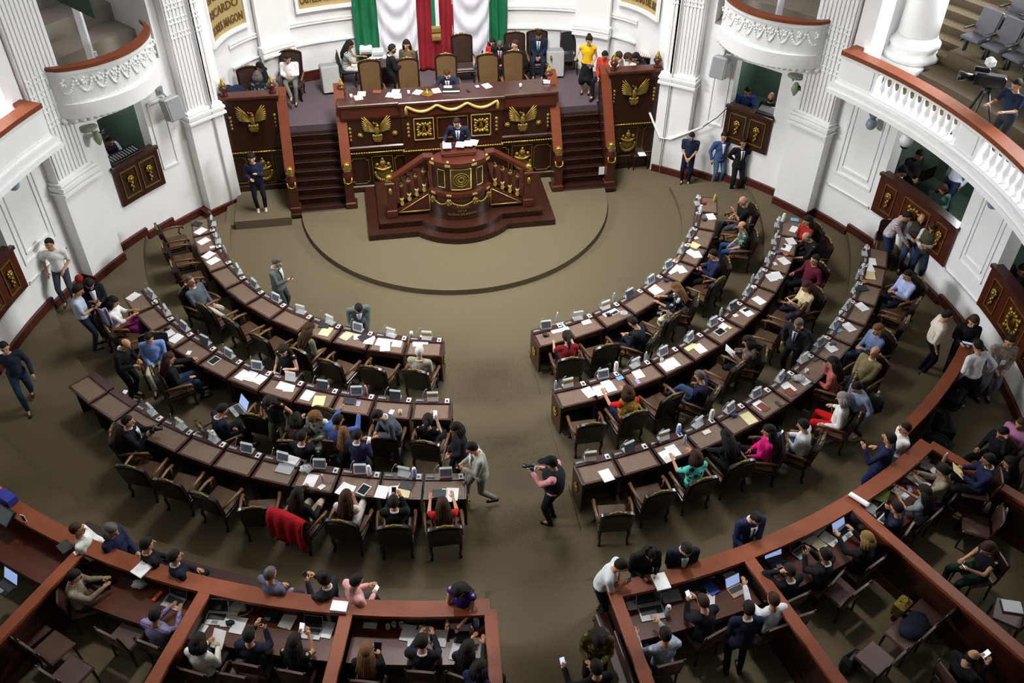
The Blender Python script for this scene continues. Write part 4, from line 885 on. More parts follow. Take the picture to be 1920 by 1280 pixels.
def person(label, px=None, dr=90, pose='stand', hands='down', zf=None, top='#222228', bot='#1c1d22', hair='k short', skin=1, sleeve='long', lean=0, nod=10, yaw=0, seat=None, long_top=0, tie=None, collar=None, skirt=0, fat=1.0, shoe=None, h=1.0, loc=None, roll=0, extra=None, bareleg=0, zh=None):
    """px: where the head is; dr: the way the person faces, degrees anticlockwise from the right of the photo (90 = away)"""
    sit = pose in ('sit', 'cross', 'perch'); J = {}
    pz = {'stand': .93, 'walk': .91, 'sit': .55, 'cross': .55, 'perch': .72, 'lean': .9}[pose]*h
    Rl = Matrix.Rotation(RAD(-lean), 3, 'X') @ Matrix.Rotation(RAD(roll), 3, 'Y'); P = Vector((0, 0 if not sit else -.04, pz)); up = lambda x, y, z: P+Rl @ Vector((x*h, y*h, z*h))
    hd = up(0, .02, .66); neck = up(0, -.01, .49); Rh = Rl @ Matrix.Rotation(RAD(yaw), 3, 'Z') @ Matrix.Rotation(RAD(-nod), 3, 'X')
    hd = neck+Rh @ Vector((0, .025, .165))*h; HP = lambda x, y, z, hh=h*1.13: hd+Rh @ Vector((x, y, z))*hh
    sw = (.178 if 'long' in hair or 'pony' in hair or 'bun' in hair or 'bob' in hair else .203)*fat**.5; g = fat = fat*1.12
    SH = [up(-sw, 0, .44), up(sw, 0, .44)]; hp = HANDS[hands] if isinstance(hands, str) else hands
    AR_ = []
    for k, sx in ((0, -1), (1, 1)):
        T = up(0, 0, .44)+(Rl if lean < 30 else Matrix.Rotation(RAD(-lean*.5), 3, 'X')) @ Vector(hp[k])*h; e, tt = ik(SH[k], T, .285*h, .26*h, (sx*.42, -.4, -1)); AR_.append((SH[k], e, tt))
    HIP = [P+Vector((-.09, 0, -.02))*h, P+Vector((.09, 0, -.02))*h]; LG = []
    for k, sx in ((0, -1), (1, 1)):
        f = {'stand': (sx*.1, .01, .08), 'walk': (sx*.07, .26*sx, .08+(.05 if sx < 0 else 0)), 'sit': (sx*.12, .42, .08), 'cross': ((sx*.12, .44, .08) if k == 0 else (-.04, .66, .34)), 'perch': (sx*.13, .46, .08), 'lean': (sx*.11, .16, .08)}[pose]
        kn, an = ik(HIP[k], Vector(f)*(h if not sit else 1), .44*h, .43*h, (sx*.2, 1, .55 if sit else .1)); LG.append((HIP[k], kn, an, sx))
    S_ = SKIN[skin]; h0 = h; h = h*1.13
    bd = MB()
    h = h0; bd.ell(P, (.15*g*h, .11*g*h, .12*h)); bd.cap(P, up(0, 0, .25), .115*g*h, .11*g*h); bd.ell(up(0, .0, .31), (.15*g*h, .105*g*h, .17*h)); bd.cap(SH[0], SH[1], .055*h)
    h = h0*1.13; bd.cap(neck-Vector((0, 0, .03)), hd-Vector((0, 0, .02)), .05*h, .048*h)
    bd.ell((0, 0, 0), (.074*h, .092*h, .1*h), Matrix.Translation(HP(0, 0, .02)) @ Rh.to_4x4()); bd.cap(HP(0, .03, -.06), HP(0, .055, -.085), .05*h, .03*h); bd.cap(HP(0, .085, .015), HP(0, .112, -.02), .013*h, .016*h)
    for sx in (-1, 1): bd.ell(HP(sx*.076, -.005, 0), (.014*h, .02*h, .03*h), None, 8, 6)
    h = h0; fing = MB()
    for k, (s0, e, tt) in enumerate(AR_):
        sx = -1 if k == 0 else 1; bd.cap(s0, e, .045*h, .038*h); bd.cap(e, tt, .038*h, .026*h); d = (tt-e).normalized()
        side = d.cross(Vector((0, 0, 1))); side = side.normalized() if side.length > .1 else Vector((1, 0, 0)); nrm = side.cross(d); pc = tt+d*.045*h
        bd.cap(tt, tt+d*.06*h, .028*h, .034*h); bd.cap(pc-side*.016*h, pc+side*.016*h, .026*h)
        curl = .6 if hands in ('phone', 'up', 'cam', 'one', 'ear', 'chin') else .25
        for q in range(4):
            b0 = pc+d*.03*h+side*(.0165*(q-1.5))*h; Lq = (.026, .031, .029, .022)[q]*h; d2 = (d*math.cos(curl)-nrm*math.sin(curl)); d3 = (d*math.cos(2*curl)-nrm*math.sin(2*curl)); p1 = b0+d*Lq*.7; p2 = p1+d2*Lq; p3 = p2+d3*Lq*.8
            fing.tube([b0, p1, p2, p3], [.0095*h, .009*h, .0085*h, .006*h], 5)
        th = -side if sx > 0 else side; th = th if th.x*sx < 0 else -th; b0 = tt+d*.02*h+th*.02*h; fing.tube([b0, b0+(th*.7+d*.6)*.035*h, b0+(th*.75+d*1.2-nrm*.3)*.05*h], [.012*h, .0105*h, .007*h], 5)
    for (a, kn, an, sx) in LG:
        bd.cap(a, kn, .075*g*h, .052*h); bd.cap(kn, an, .052*h, .035*h); bd.cap(an, an+Vector((0, .12, -.04))*h, .035*h, .03*h)
    if loc is not None: base = Vector(loc); rz = RAD(dr-90-9.9)
    elif seat: c = CH[seat]; base = c.location.copy(); rz = c.rotation_euler.z+RAD(dr-90)
    else:
        rz = RAD(dr-90-9.9); T = at(px[0], px[1], zf+hd.z if zh is None else zh); o = Matrix.Rotation(rz, 3, 'Z') @ Vector((hd.x, hd.y, 0)); base = Vector((T.x-o.x, T.y-o.y, zf))
    root = thing('person', label, 'person', base, rz)
    if sit and pose != 'perch' and not seat: give_chair(base, rz, zf, label)
    if seat: TAKEN.add(seat)
    def fuse(name, mb, m, vox, it=3):
        o = mb.obj(name, m, root); r = o.modifiers.new('fuse', 'REMESH'); r.mode = 'VOXEL'; r.voxel_size = vox; r.use_smooth_shade = True
        s_ = o.modifiers.new('soften', 'SMOOTH'); s_.factor = .5; s_.iterations = it; PENDING.append([o, None]); return o
    fuse('body', bd, S_, .017*h, 2); PENDING[-1][1] = fing
    # top
    c = MB(); e_ = .02*h; suit = tie is not None or long_top
    c.cap(up(0, 0, .05), up(0, 0, .25), .122*g*h+e_*(1.1 if suit else .7), .115*g*h+e_); c.ell(up(0, 0, .31), (.155*g*h+e_, .108*g*h+e_, .17*h)); c.cap(up(-sw*.94, 0, .42), up(sw*.94, 0, .42), .066*h+e_*.6); c.ell(up(0, 0, .02), (.15*g*h+e_, .112*g*h+e_, .09*h))
    if suit: c.ell(P+Vector((0, 0, -.06*h)), (.165*g*h+e_, .12*g*h+e_, .13*h)); 
    if 'hood' in (extra or ''): c.ell(up(0, -.09, .5), (.1*h, .07*h, .08*h))
    for (s0, el, tt) in AR_:
        r0 = .066 if suit else .057
        if sleeve == 'long': c.cap(s0, el, r0*h+.006, .057*h); c.cap(el, el.lerp(tt, .93), .056*h, .044*h)
        elif sleeve == 'short': c.cap(s0, s0.lerp(el, .75), r0*h+.006, .056*h)
        elif sleeve == 'mid': c.cap(s0, el, r0*h, .05*h); c.cap(el, el.lerp(tt, .3), .05*h, .045*h)
    fuse('jacket' if suit else 'top', c, fab(top), .02*h)
    # legs
    c = MB(); c.ell(P, (.158*g*h+.01, .122*g*h, .12*h)); c.ell(P+Vector((0, 0, -.03)), (.15*g*h, .12*g*h, .11*h))
    if skirt:
        kk = [l[1] for l in LG]; c.cap(P, kk[0], .14*h, .1*h); c.cap(P, kk[1], .14*h, .1*h); c.cap(kk[0], kk[1], .1*h)
        for (a, kn, an, sx) in LG: c.cap(kn, kn.lerp(an, .25 if skirt == 1 else .85), .1*h, .11*h)
        fuse('skirt', c, fab(bot), .022*h)
    else:
        for (a, kn, an, sx) in LG: c.cap(a, kn, .09*g*h, .068*h); c.cap(kn, kn.lerp(an, .97), .066*h, .052*h)
        fuse('trousers', c, fab(bot), .022*h)
    for (a, kn, an, sx) in LG:
        s2 = MB(); d = Vector((0, 1, 0)) if not (pose == 'cross' and sx > 0) else Vector((-.2, .8, -.4)); s2.cap(an+Vector((0, -.03, -.045*h)), an+d*.15*h+Vector((0, 0, -.05*h)), .042*h, .034*h, 8); part(root, 'shoe', s2, SHOEW if shoe == 'w' else SHOE)
    # hair
    h = h0*1.13
    col = HAIR[hair.split()[0]]; st = hair.split()[1]; hb = MB()
    def shape(front, low, big):
        def f(d):
            y, z = d.y, d.z; k = min(1, max(0, (y+.05)/.45)); lim = (-.24-low*.85*max(0, -y))*(1-k)+(front+.28)*k
            return big if z > lim else (big*.94 if z > lim-.14 else .84)
        return f
    Mh = Matrix.Translation(HP(0, 0, .02)) @ Rh.to_4x4()
    if st == 'bald': hb.ell((0, -.008, -.005), (.078*h, .097*h, .1*h), Mh, 18, 12, lambda d: 1.03 if (-.45 < d.z < .35 and d.y < .25) else .88)
    elif st == 'cap':
        hb.ell((0, -.004, .0), (.079*h, .098*h, .105*h), Mh, 18, 12, shape(.12, .7, 1.04)); cp = MB(); cp.ell((0, 0, .03), (.09*h, .108*h, .09*h), Mh, 18, 10, lambda d: 1 if d.z > -.1 else .8); cp.ell((0, .12*h, .035), (.07*h, .09*h, .012), Mh, 14, 6); part(root, 'cap', cp, fab('#15151c'))
    elif st == 'short': hb.ell((0, -.007, .003), (.079*h, .099*h, .105*h), Mh, 24, 20, shape(.2, .75, 1.035))
    else:
        hb.ell((0, -.01, .004), (.084*h, .106*h, .11*h), Mh, 22, 16, shape(.18, 1.1, 1.08))
        if st == 'long':
            for i in range(9): a = -1.25+2.5*i/8; x, y = math.sin(a)*.085, -math.cos(a)*.095; hb.tube([HP(x*.8, y*.8, .06), HP(x*1.05, y*1.05, -.05), hd+Rh @ Vector((x*1.1, y*1.15, -.15))*h, up(x*1.35, -.125-.01*math.cos(a)+abs(x)*.5, .34-(.05 if i % 2 else 0)), up(x*1.1, -.14+abs(x)*.5, .22)], [.03*h, .036*h, .036*h, .034*h, .014*h], 7)
        elif st == 'bob':
            for i in range(9): a = -1.5+3.0*i/8; x, y = math.sin(a)*.086, -math.cos(a)*.095; hb.tube([HP(x*.8, y*.8, .06), HP(x*1.1, y*1.1, -.04), HP(x*1.15, y*1.15, -.12)], [.03*h, .038*h, .022*h], 7)
        elif st == 'pony': hb.tube([HP(0, -.09, .06), HP(0, -.15, .04), HP(0, -.17, -.08), HP(0, -.15, -.2)], [.03*h, .035*h, .035*h, .012*h], 8)
        elif st == 'bun': hb.ell((0, -.07, .105), (.05*h, .05*h, .045*h), Mh, 12, 8)
        elif st == 'curly':
            for i in range(26): u = i*2.4; z = .1-.2*(i/26); r = .09; hb.ell((math.sin(u)*r, -abs(math.cos(u))*r*1.05+.01, z), (.038*h, .038*h, .04*h), Mh, 8, 6)
    part(root, 'hair', hb, col)
    if abs(nod) < 60:
        e = MB(); l = MB()
        for sx in (-1, 1): e.ell((sx*.03*h, .083*h, -.012*h), (.011*h, .008*h, .006*h), Mh, 8, 5); e.ell((sx*.031*h, .086*h, .012*h), (.016*h, .006*h, .003*h), Mh, 8, 4)
        l.ell((0, .086*h, -.068*h), (.024*h, .01*h, .008*h), Mh, 8, 5); part(root, 'eyes', e, EYE); part(root, 'mouth', l, LIP)
    if 'glasses' in (extra or ''):
        e = MB()
        for sx in (-1, 1): e.tube([Mh @ Vector((sx*.033+.026*math.cos(PI*2*i/10), .1, .0+.02*math.sin(PI*2*i/10)))  for i in range(11)], .0035, 4)
        part(root, 'glasses', e, black)
    if 'beard' in (extra or ''): e = MB(); e.ell((0, .04*h, -.075*h), (.06*h, .066*h, .045*h), Mh, 12, 8); part(root, 'beard', e, col)
    if 'mask' in (extra or ''): e = MB(); e.ell((0, .06*h, -.05*h), (.055*h, .06*h, .05*h), Mh, 12, 8); part(root, 'mask', e, fab('#4a3f6b'))
    h = h0; yb = .108*g+.026
    if collar or tie:
        e = MB(); e.tube([up(.066*math.cos(2*PI*i/12), -.012+.062*math.sin(2*PI*i/12), .478+.012*math.cos(2*PI*i/12+PI/2)) for i in range(13)], .017*h, 6); part(root, 'collar', e, fab(collar or '#dcdee4'))
    if tie:
        ys = lambda z: (yb+.004)*math.sqrt(max(.25, 1-((z-.28)/.27)**2))+.012
        e = MB(); e.sheet([[up(-wd_, ys(z), z), up(0, ys(z)+.012, z), up(wd_, ys(z), z)] for z, wd_ in ((.46, .06), (.4, .055), (.3, .042), (.2, .026), (.1, .012))], None, .008); part(root, 'shirt_front', e, fab(collar or '#dcdee4'))
        if tie != '-':
            e = MB(); e.sheet([[up(-wd_, ys(z)+.012, z), up(0, ys(z)+.024, z), up(wd_, ys(z)+.012, z)] for z, wd_ in ((.45, .018), (.4, .014), (.28, .02), (.16, .022), (.11, .005))], None, .008); part(root, 'tie', e, fab(tie))
    if 'vest' in (extra or ''):
        e = MB(); e.ell(up(0, 0, .3), (.165*g*h+.04, .12*g*h+.042, .2*h)); e.cap(up(0, 0, .03), up(0, 0, .28), .13*g*h+.03, .125*g*h+.035); e.cap(up(-.115, .005, .425), up(.115, .005, .425), .094*h); e.ell(up(0, .03, .36), (.17*g*h, .13*g*h+.03, .12*h))
        fuse('vest', e, fab((extra.split('vest=')[1].split()[0]) if 'vest=' in extra else '#3b3430'), .022*h)
    if 'badge' in (extra or ''): e = MB(); X = Matrix.Translation(up(0, yb+.022, .2)) @ Rl.to_4x4(); e.box((0, 0, 0), (.09, .008, .11), X); part(root, 'badge', e, paper)
    hw = [root.matrix_basis @ (a[2]+(a[2]-a[1]).normalized()*.09) for a in AR_]
    hm = Matrix.Translation(base) @ Matrix.Rotation(rz, 4, 'Z'); root_h = [hm @ (a[2]+(a[2]-a[1]).normalized()*.085) for a in AR_]
    return root, root_h, rz
def finish_people():
    dg = bpy.context.evaluated_depsgraph_get()
    for o, fing in PENDING:
        me = bpy.data.meshes.new_from_object(o.evaluated_get(dg)); me.name = o.name
        if fing:
            n = len(me.vertices); v = np.empty(n*3, np.float32); me.vertices.foreach_get('co', v)
            vs = v.reshape(-1, 3).tolist()+fing.v; fs = [tuple(p.vertices) for p in me.polygons]+[tuple(n+i for i in f) for f in fing.f]
            m2 = bpy.data.meshes.new(o.name); m2.from_pydata(vs, [], fs); m2.polygons.foreach_set('use_smooth', [True]*len(fs)); m2.materials.append(o.data.materials[0]); bpy.data.meshes.remove(me); me = m2
        o.modifiers.clear(); o.data = me
# ================================================================ THE PEOPLE IN THE ROOM
P = person
NV = '#1d2338'; BK = '#17181d'; GY = '#565a60'; JN = '#2f4260'; CH_ = '#2c2d33'
def phone(H, label, dr, lit=0, big=1, tilt=50):
    t = thing('phone', label, 'phone', H, RAD(dr-90-9.9), 'phones in hand'); X = Matrix.Rotation(RAD(tilt), 4, 'X')
    b = MB(); b.box((0, 0, .01), (.078*big, .155*big, .009), X, 0, .003); part(t, 'case', b, black if lit < 2 else white)
    b = MB(); b.box((0, 0, .016), (.07*big, .14*big, .003), X); part(t, 'display', b, screenw if lit else screend)
def handpaper(H, label, dr, col=None, w=.2, l=.28, tilt=40):
    t = thing('paper_sheet', label, 'paper', H, RAD(dr-90-9.9), 'papers in hand'); X = Matrix.Rotation(RAD(tilt), 4, 'X')
    b = MB(); b.box((0, .05, .02), (w, l, .004), X); part(t, 'sheet', b, col or paper)
# --- rostrum and dais
P('man in navy suit and purple tie speaking at the podium lectern', (856, 230), 268, 'stand', ((-.24, .3, -.3), (.36, .26, -.24)), 1.05, NV, NV, 'k short', 1, lean=12, nod=12, yaw=-25, tie='#4b2f6b')
P('man in dark suit presiding at the centre of the rostrum', (838, 137), 268, 'sit', 'wide', 1.9, NV, BK, 'b short', 0, lean=14, nod=22, tie='#5a2a38', zh=3.08)
P('woman in navy standing on the left side step, signing with hands', (472, 297), 285, 'stand', ((-.05, .28, -.12), (.12, .26, -.26)), .25, NV, '#131826', 'k bun', 0, nod=8, shoe='w')
P('woman in striped top with long black hair seated at dais desk', (655, 85), 5, 'sit', 'desk', 1.9, '#e4e2dc/stripe/9/#22222a', '#dcd9d4', 'k long', 2, 'short', lean=8, nod=18)
_, hh, _ = P('bearded man in black suit standing behind the rostrum chairs', (735, 92), 20, 'stand', 'phone', 1.9, BK, BK, 'k short', 2, nod=14, collar='#dcdee4', extra='beard')
P('woman in brown jacket with long hair, before the white drapery', (762, 84), 262, 'sit', 'front', 2.1, '#5b4c38', '#2b2620', 'k long', 1, nod=6)
P('grey-haired man in black suit and red tie seated behind rostrum', (937, 84), 265, 'sit', 'front', 1.98, BK, BK, 'd short', 1, lean=18, nod=25, tie='#7a1f2c')
P('man in dark suit turned sideways right of the red-tied man', (966, 84), 215, 'sit', 'lap', 1.9, '#23252e', BK, 'b short', 0, nod=5, collar='#dcdee4')
P('person in red seated behind the red-tied man, by green drapery', (923, 80), 255, 'sit', 'lap', 1.9, '#b3222c', BK, 'k long', 1, nod=10, h=.86)
P('man in navy suit and green tie in tall dark chair', (1010, 66), 268, 'sit', 'front', 1.98, NV, NV, 'k short', 2, nod=30, tie='#1d6b62')
_, hh, _ = P('woman in sleeveless yellow top and black skirt standing on dais', (1105, 76), 262, 'stand', ((-.14, .16, -.42), (.31, -.02, -.3)), 1.9, '#d9ab18', BK, 'k bun', 1, 'none', nod=12, yaw=20, skirt=1)
handpaper(hh[0], 'white paper held by the woman in yellow', 262)
P('person in red cardigan seated behind the right carved parapet', (1134, 104), 240, 'sit', 'lap', 1.95, '#b53a2c', BK, 'k short', 1, nod=28)
P('long-haired woman bending forward left of the woman in white blouse', (1160, 106), 300, 'sit', 'chin', 1.95, '#e3e0dc', BK, 'b long', 0, nod=32)
P('woman in white blouse seated behind right carved parapet', (1178, 108), 190, 'sit', 'lap', 1.95, '#e6e6e8', BK, 'b long', 0, lean=16, nod=32)
P('person in black seated between blouse woman and the placard', (1192, 108), 215, 'sit', 'lap', 1.95, '#3a1c22', BK, 'k long', 1, nod=28)
_, hh, _ = P('person in black cap seated behind the left carved parapet', (487, 126), 330, 'sit', 'phone', 1.95, '#1b1c22', BK, 'k cap', 1, nod=20)
handpaper(hh[0], 'orange and white leaflet before the person in black cap', 330, mat('orange_leaflet', '#c9683a', .7, pat=('spot', 9, '#eeeeee')))
P('grey-haired person in printed navy top behind left carved parapet', (484, 147), 80, 'sit', 'lap', 1.95, '#1c2230/spot/9/#6f7684', BK, 'd bob', 1, nod=15, zh=3.08)
P('woman in white blouse and grey trousers, legs crossed, left dais', (539, 110), 275, 'cross', 'phone', 1.9, '#e8e6e6', '#6a6a62', 'k short', 1, nod=25)
# --- right wall group and booths
P('uniformed guard in navy with mask standing at the right wall', (1297, 256), 255, 'stand', 'front', 0, '#1f2740', '#151a2c', 'k short', 1, 'short', nod=22, extra='mask', h=.97)
_, hh, _ = P('man in blue jacket and jeans standing by the right wall', (1358, 256), 285, 'stand', 'down', 0, '#3f5687', '#54708f', 'k short', 1, nod=10, tie='-', collar='#e0e2e8', h=.98)
handpaper(hh[1], 'small white paper in the hand of man in blue jacket', 285, None, .12, .16)
P('man in dark suit and black tie right of the blue-jacketed man', (1394, 268), 275, 'stand', 'back', 0, BK, BK, 'k short', 2, nod=5, tie='#15151a', h=.99)
P('man in blue shirt leaning on the ledge of right booth', (1402, 172), 262, 'sit', 'desk', 1.42, '#2a3f7c', BK, 'k short', 1, lean=6, nod=15)
P('bald bearded man in black beside the blue-shirted man in booth', (1446, 182), 250, 'sit', 'desk', 1.4, BK, BK, 'k bald', 1, nod=5, extra='beard')
P('man in dark vest over white shirt working in the left booth', (205, 264), 330, 'sit', ((-.2, .3, -.25), (.25, .5, -.15)), 1.45, '#d4d7e2', BK, 'k short', 2, nod=25, extra='vest vest=#1d2033')
P('woman in cream top seated at left end of wide booth ledge', (1692, 322), 310, 'sit', 'lap', 1.12, '#d9d2c4', BK, 'k bun', 1, 'none', nod=25)
P('person in black standing at back of the right wide booth', (1724, 290), 285, 'stand', 'front', 1.1, '#16161c', '#14141a', 'k short', 2, nod=30)
P('man in white shirt standing in booth, head under the balcony', (1806, 292), 200, 'stand', 'down', 1.1, '#c9cddb', JN, 'k short', 2, nod=8, fat=1.2)
P('woman in teal top seated with white phone inside wide booth', (1768, 356), 250, 'sit', 'phone', 1.12, '#5d7f7c', BK, 'b long', 1, nod=25)
P('person in dark top behind booth ledge at right photo edge', (1917, 506), 200, 'sit', 'lap', .9, '#3a2a33', BK, 'k long', 1, nod=15)
# --- left wall group
P('man in white t-shirt and jeans leaning against the left wall', (92, 456), 285, 'lean', ((-.12, .16, -.42), (.27, .05, -.47)), .45, '#e8e6e2', '#41454f', 'k short', 1, 'short', lean=-6, nod=5, yaw=-30, zh=2.02)
_, hh, _ = P('man in pale blue shirt with lavender jacket, holding phone', (146, 545), 20, 'stand', 'phone', .45, '#b9c4dc', '#2d3140', 'k short', 1, 'short', nod=25)
phone(hh[0], 'pinkish phone of the man in pale blue shirt', 20)
t = thing('jacket', 'lavender jacket hanging over arm of man in pale blue shirt', 'jacket', hh[1]+Vector((.08, -.05, -.05))); b = MB(); b.sheet([[Vector((-.1+.2*i/6+.03*j/5, .03*math.sin(i*1.7), -.46*j/5)) for i in range(7)] for j in range(6)], None, .02); part(t, 'cloth', b, fab('#b9a9cf'))
_, hh, _ = P('woman in black jacket over white blouse reading phone, by wall', (168, 533), 300, 'stand', 'phone', .45, '#17171d', BK, 'k long', 1, nod=32, tie='-', collar='#d8d8da')
phone(hh[1], 'dark phone of woman in black by the left wall', 300)
t = thing('red_ball', 'round red object by the left wall behind black-clad woman', 'ball', at(148, 522, 1.7)); b = MB(); b.ell((0, 0, 0), (.09, .09, .09)); part(t, 'ball', b, fab('#8c1f1f'))
# --- left rows
P('woman in white blouse and magenta skirt seated beyond middle left row', (212, 566), 10, 'sit', 'type', .3, '#e6e4e0', '#8c1f73', 'k bob', 1, 'mid', nod=22, skirt=1)
P('grey-haired man in grey jacket reclining with legs crossed', (357, 527), 335, 'cross', 'lap', .15, '#565d66', '#c9c4b4', 'd short', 1, lean=-14, nod=0, collar='#d5d8dd')
_, hh, _ = P('man in grey suit standing in the well holding a phone', (519, 492), 350, 'stand', 'one', 0, '#5a625f', '#3b4040', 'd short', 0, nod=22, tie='-')
phone(hh[1], 'dark phone of man in grey suit in the well', 350)
P('man in grey suit with glasses bending over front left row desk', (672, 575), 288, 'stand', ((-.12, .42, -.36), (.14, .36, -.38)), 0, '#636c6c', '#3b4042', 'k short', 1, lean=28, nod=22, tie='-', collar='#c3cce6', extra='glasses', zh=1.5)
P('woman in olive jacket with long brown hair reaching across front desk', seat=('1L', 3), hands='reach', pose='sit', top='#6c6a50', hair='b long', lean=14, nod=18, dr=70)
P('white-haired man seated with back to us, front left row end', seat=('1L', 0), pose='sit', hands='lap', top='#a39a88', hair='w short', nod=10, bot='#555048', collar='#d8d4cc')
P('man in pale blue sweater seated turned towards a standing man', (279, 634), 285, 'sit', 'lap', .3, '#7c98d6', '#cfcabd', 'k short', 1, nod=20)
P('man in dark suit standing bent, left of pale blue sweater', (238, 655), 350, 'stand', 'phone', .36, BK, BK, 'k bald', 1, lean=16, nod=18, collar='#d5d5da', zh=1.75)
P('long-haired woman in black jacket and jeans in middle left row', (317, 672), 30, 'sit', 'reach', .3, '#16161b', JN, 'b long', 1, nod=15)
_, hh, _ = P('woman in black top with pink jacket turned round to face us', (531, 657), 250, 'sit', ((-.2, .28, -.1), (.14, .3, -.24)), .15, '#1a1a20', BK, 'k long', 0, 'none', nod=25, yaw=10)
handpaper(hh[1], 'white paper held by the woman turned round to face us', 250)
_, hh, _ = P('man in navy suit with laptop on knees behind middle left row', (417, 768), 40, 'sit', 'lap', .3, '#1d2233', BK, 'k short', 1, nod=30, collar='#e2e2e6', lean=6)
LAPK = hh
P('woman in sleeveless black top and olive trousers standing', (504, 754), 262, 'stand', 'down', .3, '#15151a', '#54543f', 'k bob', 1, 'none', nod=28, lean=8)
P('dark-haired woman by floral dress, near middle left row', (556, 786), 80, 'sit', 'type', .3, '#3a2c30', BK, 'k bob', 1, nod=20)
P('man in black suit seen from behind, left of floral dress', (563, 802), 70, 'sit', 'lap', .3, '#16171b', BK, 'k short', 1, nod=12, collar='#e4e4e6', zh=1.72)
P('woman in green floral dress with phone among the huddle', (588, 782), 250, 'sit', 'phone', .3, '#d5dacb/spot/12/#4f7a52', '#d5dacb/spot/12/#4f7a52', 'l bob', 1, nod=35, skirt=2)
P('man in blue shirt gesturing at a middle left row desk', (634, 788), 80, 'sit', ((-.1, .5, .0), (.3, .42, .02)), .3, '#4a63a4', BK, 'k short', 2, nod=14, yaw=-45)
P('woman with auburn hair in black, back to us, in huddle', (644, 806), 88, 'stand', 'front', .3, '#17151a', BK, 'l long', 1, nod=15, h=.86, zh=1.72)
_, hh, _ = P('man in navy suit with back to us holding phone, huddle', (671, 822), 70, 'stand', 'phone', .36, '#1f2340', '#171a2c', 'k short', 1, nod=15, collar='#e2e2ea', h=.92, zh=1.72)
phone(hh[1], 'lit phone of navy-suited man in the huddle', 70, 1)
P('man in grey suit standing and bending over the huddle', (708, 780), 215, 'stand', 'phone', .3, '#4d545c', '#34383e', 'k short', 1, lean=24, nod=15, collar='#d6d6dc', zh=1.78)
_, hh, _ = P('bare-armed woman photographing with white phone, back to us', seat=('2L', 0), pose='sit', hands='up', top='#15151a', bot=BK, hair='k pony', sleeve='none', nod=10, skirt=1)
phone(hh[1], 'white phone raised by bare-armed woman', 90, 2)
P('short-haired woman in black standing at end of middle left row', (855, 804), 200, 'stand', 'front', .3, '#16171d', '#131318', 'k bob', 2, nod=15)
_, hh, _ = P('man in light grey suit walking in the aisle with phone', (885, 840), 195, 'walk', 'phone', .34, '#9b9a90', '#77756b', 'k short', 1, nod=22, tie='-', lean=6)
phone(hh[0], 'dark phone of man in light grey suit', 195)
_, hh, _ = P('photographer in black vest and pink shirt in the aisle', (1034, 868), 165, 'stand', 'cam', .36, '#d98f95', '#1a1a1e', 'k cap', 1, nod=18, extra='vest vest=#1e1f24', fat=1.15)
def camera(H, label, dr):
    t = thing('camera', label, 'camera', H, RAD(dr-90-9.9), 'cameras'); b = MB(); b.box((0, 0, 0), (.15, .08, .11), None, 0, .015); b.box((0, 0, .07), (.06, .06, .04), None, 0, .01); part(t, 'body', b, black)
    b = MB(); b.lathe([(.04, 0), (.042, .06), (.036, .07), (.04, .14)], 12, (0, 0, 0), Matrix.Translation((0, .04, 0)) @ Matrix.Rotation(-PI/2, 4, 'X')); part(t, 'lens', b, black)
    b = MB(); b.box((0, -.042, 0), (.08, .004, .06)); part(t, 'display', b, screen)
camera((hh[0]+hh[1])/2, 'black camera held by photographer in the aisle', 165)
_, hh, _ = P('photographer in dark suit seated behind back left row with camera', (240, 790), 10, 'sit', 'cam', .45, '#16181d', BK, 'k short', 1, nod=5, tie='-', zh=1.65)
camera((hh[0]+hh[1])/2, 'black camera with long lens, photographer behind back left row', 10)
P('woman in black top and beige trousers at back left row', seat=('3L', 3), pose='cross', hands='reach', top='#191a1e', bot='#b5a68c', hair='k long', nod=12)
P('brown-haired woman in white top seated in back left row', seat=('3L', 2), pose='cross', hands='chin', top='#d8cdc4', bot='#d9d0c8', hair='b long', sleeve='short', nod=12)
_, hh, _ = P('man in black suit photographing with phone, back left row', seat=('3L', 1), pose='sit', hands='up', top='#1b1c1f', bot=BK, hair='k short', nod=5, collar='#d8d8dc')
phone(hh[0], 'blue phone raised by black-suited man, back left row', 90, 0)
P('brown-haired woman in red blouse at end of back left row', seat=('3L', 0), pose='sit', hands='desk', top='#c01f28', bot=BK, hair='b long', sleeve='short', nod=12, lean=-4)
P('man in dark jacket and jeans walking at the left photo edge', (8, 652), 300, 'walk', 'walk', .45, '#232936', '#2c4156', 'k short', 1, nod=5)
# --- seated along the left press wall
P('man in white shirt and jeans seated against left press wall', (145, 992), 12, 'perch', 'lap', .55, '#dfdfda', '#2f3f66', 'b short', 2, nod=8, lean=-8)
P('grey-haired person in navy seated second along left press wall', (209, 994), 345, 'perch', 'lap', .55, '#1f2745', '#1b2038', 'd bob', 1, nod=15)
P('man in black suit seated third along left press wall', (276, 1020), 40, 'perch', 'lap', .55, BK, BK, 'k short', 1, nod=8, collar='#c9b26a')
P('man in navy suit seated fourth along left press wall', (328, 1043), 35, 'perch', 'lap', .55, '#191c2c', BK, 'k short', 1, nod=5, collar='#cfd2da')
P('man in grey-violet shirt seated before the left press boxes', (507, 1076), 60, 'perch', 'lap', .55, '#5c5a70', '#2b2c36', 'd short', 1, nod=8)
_, hh, _ = P('woman in black suit with bun taking a picture, press wall', (606, 1085), 150, 'perch', 'up', .55, '#25272c', BK, 'k bun', 1, nod=10, collar='#cfd2d2')
phone(hh[0], 'black phone of the woman in black suit with bun', 150)
_, hh, _ = P('man in pink shirt looking at lit phone by press wall', (668, 1089), 40, 'perch', 'phone', .55, '#d7a09f', '#2b2c36', 'k short', 1, nod=22)
phone(hh[1], 'white lit phone of the man in pink shirt', 40, 2)
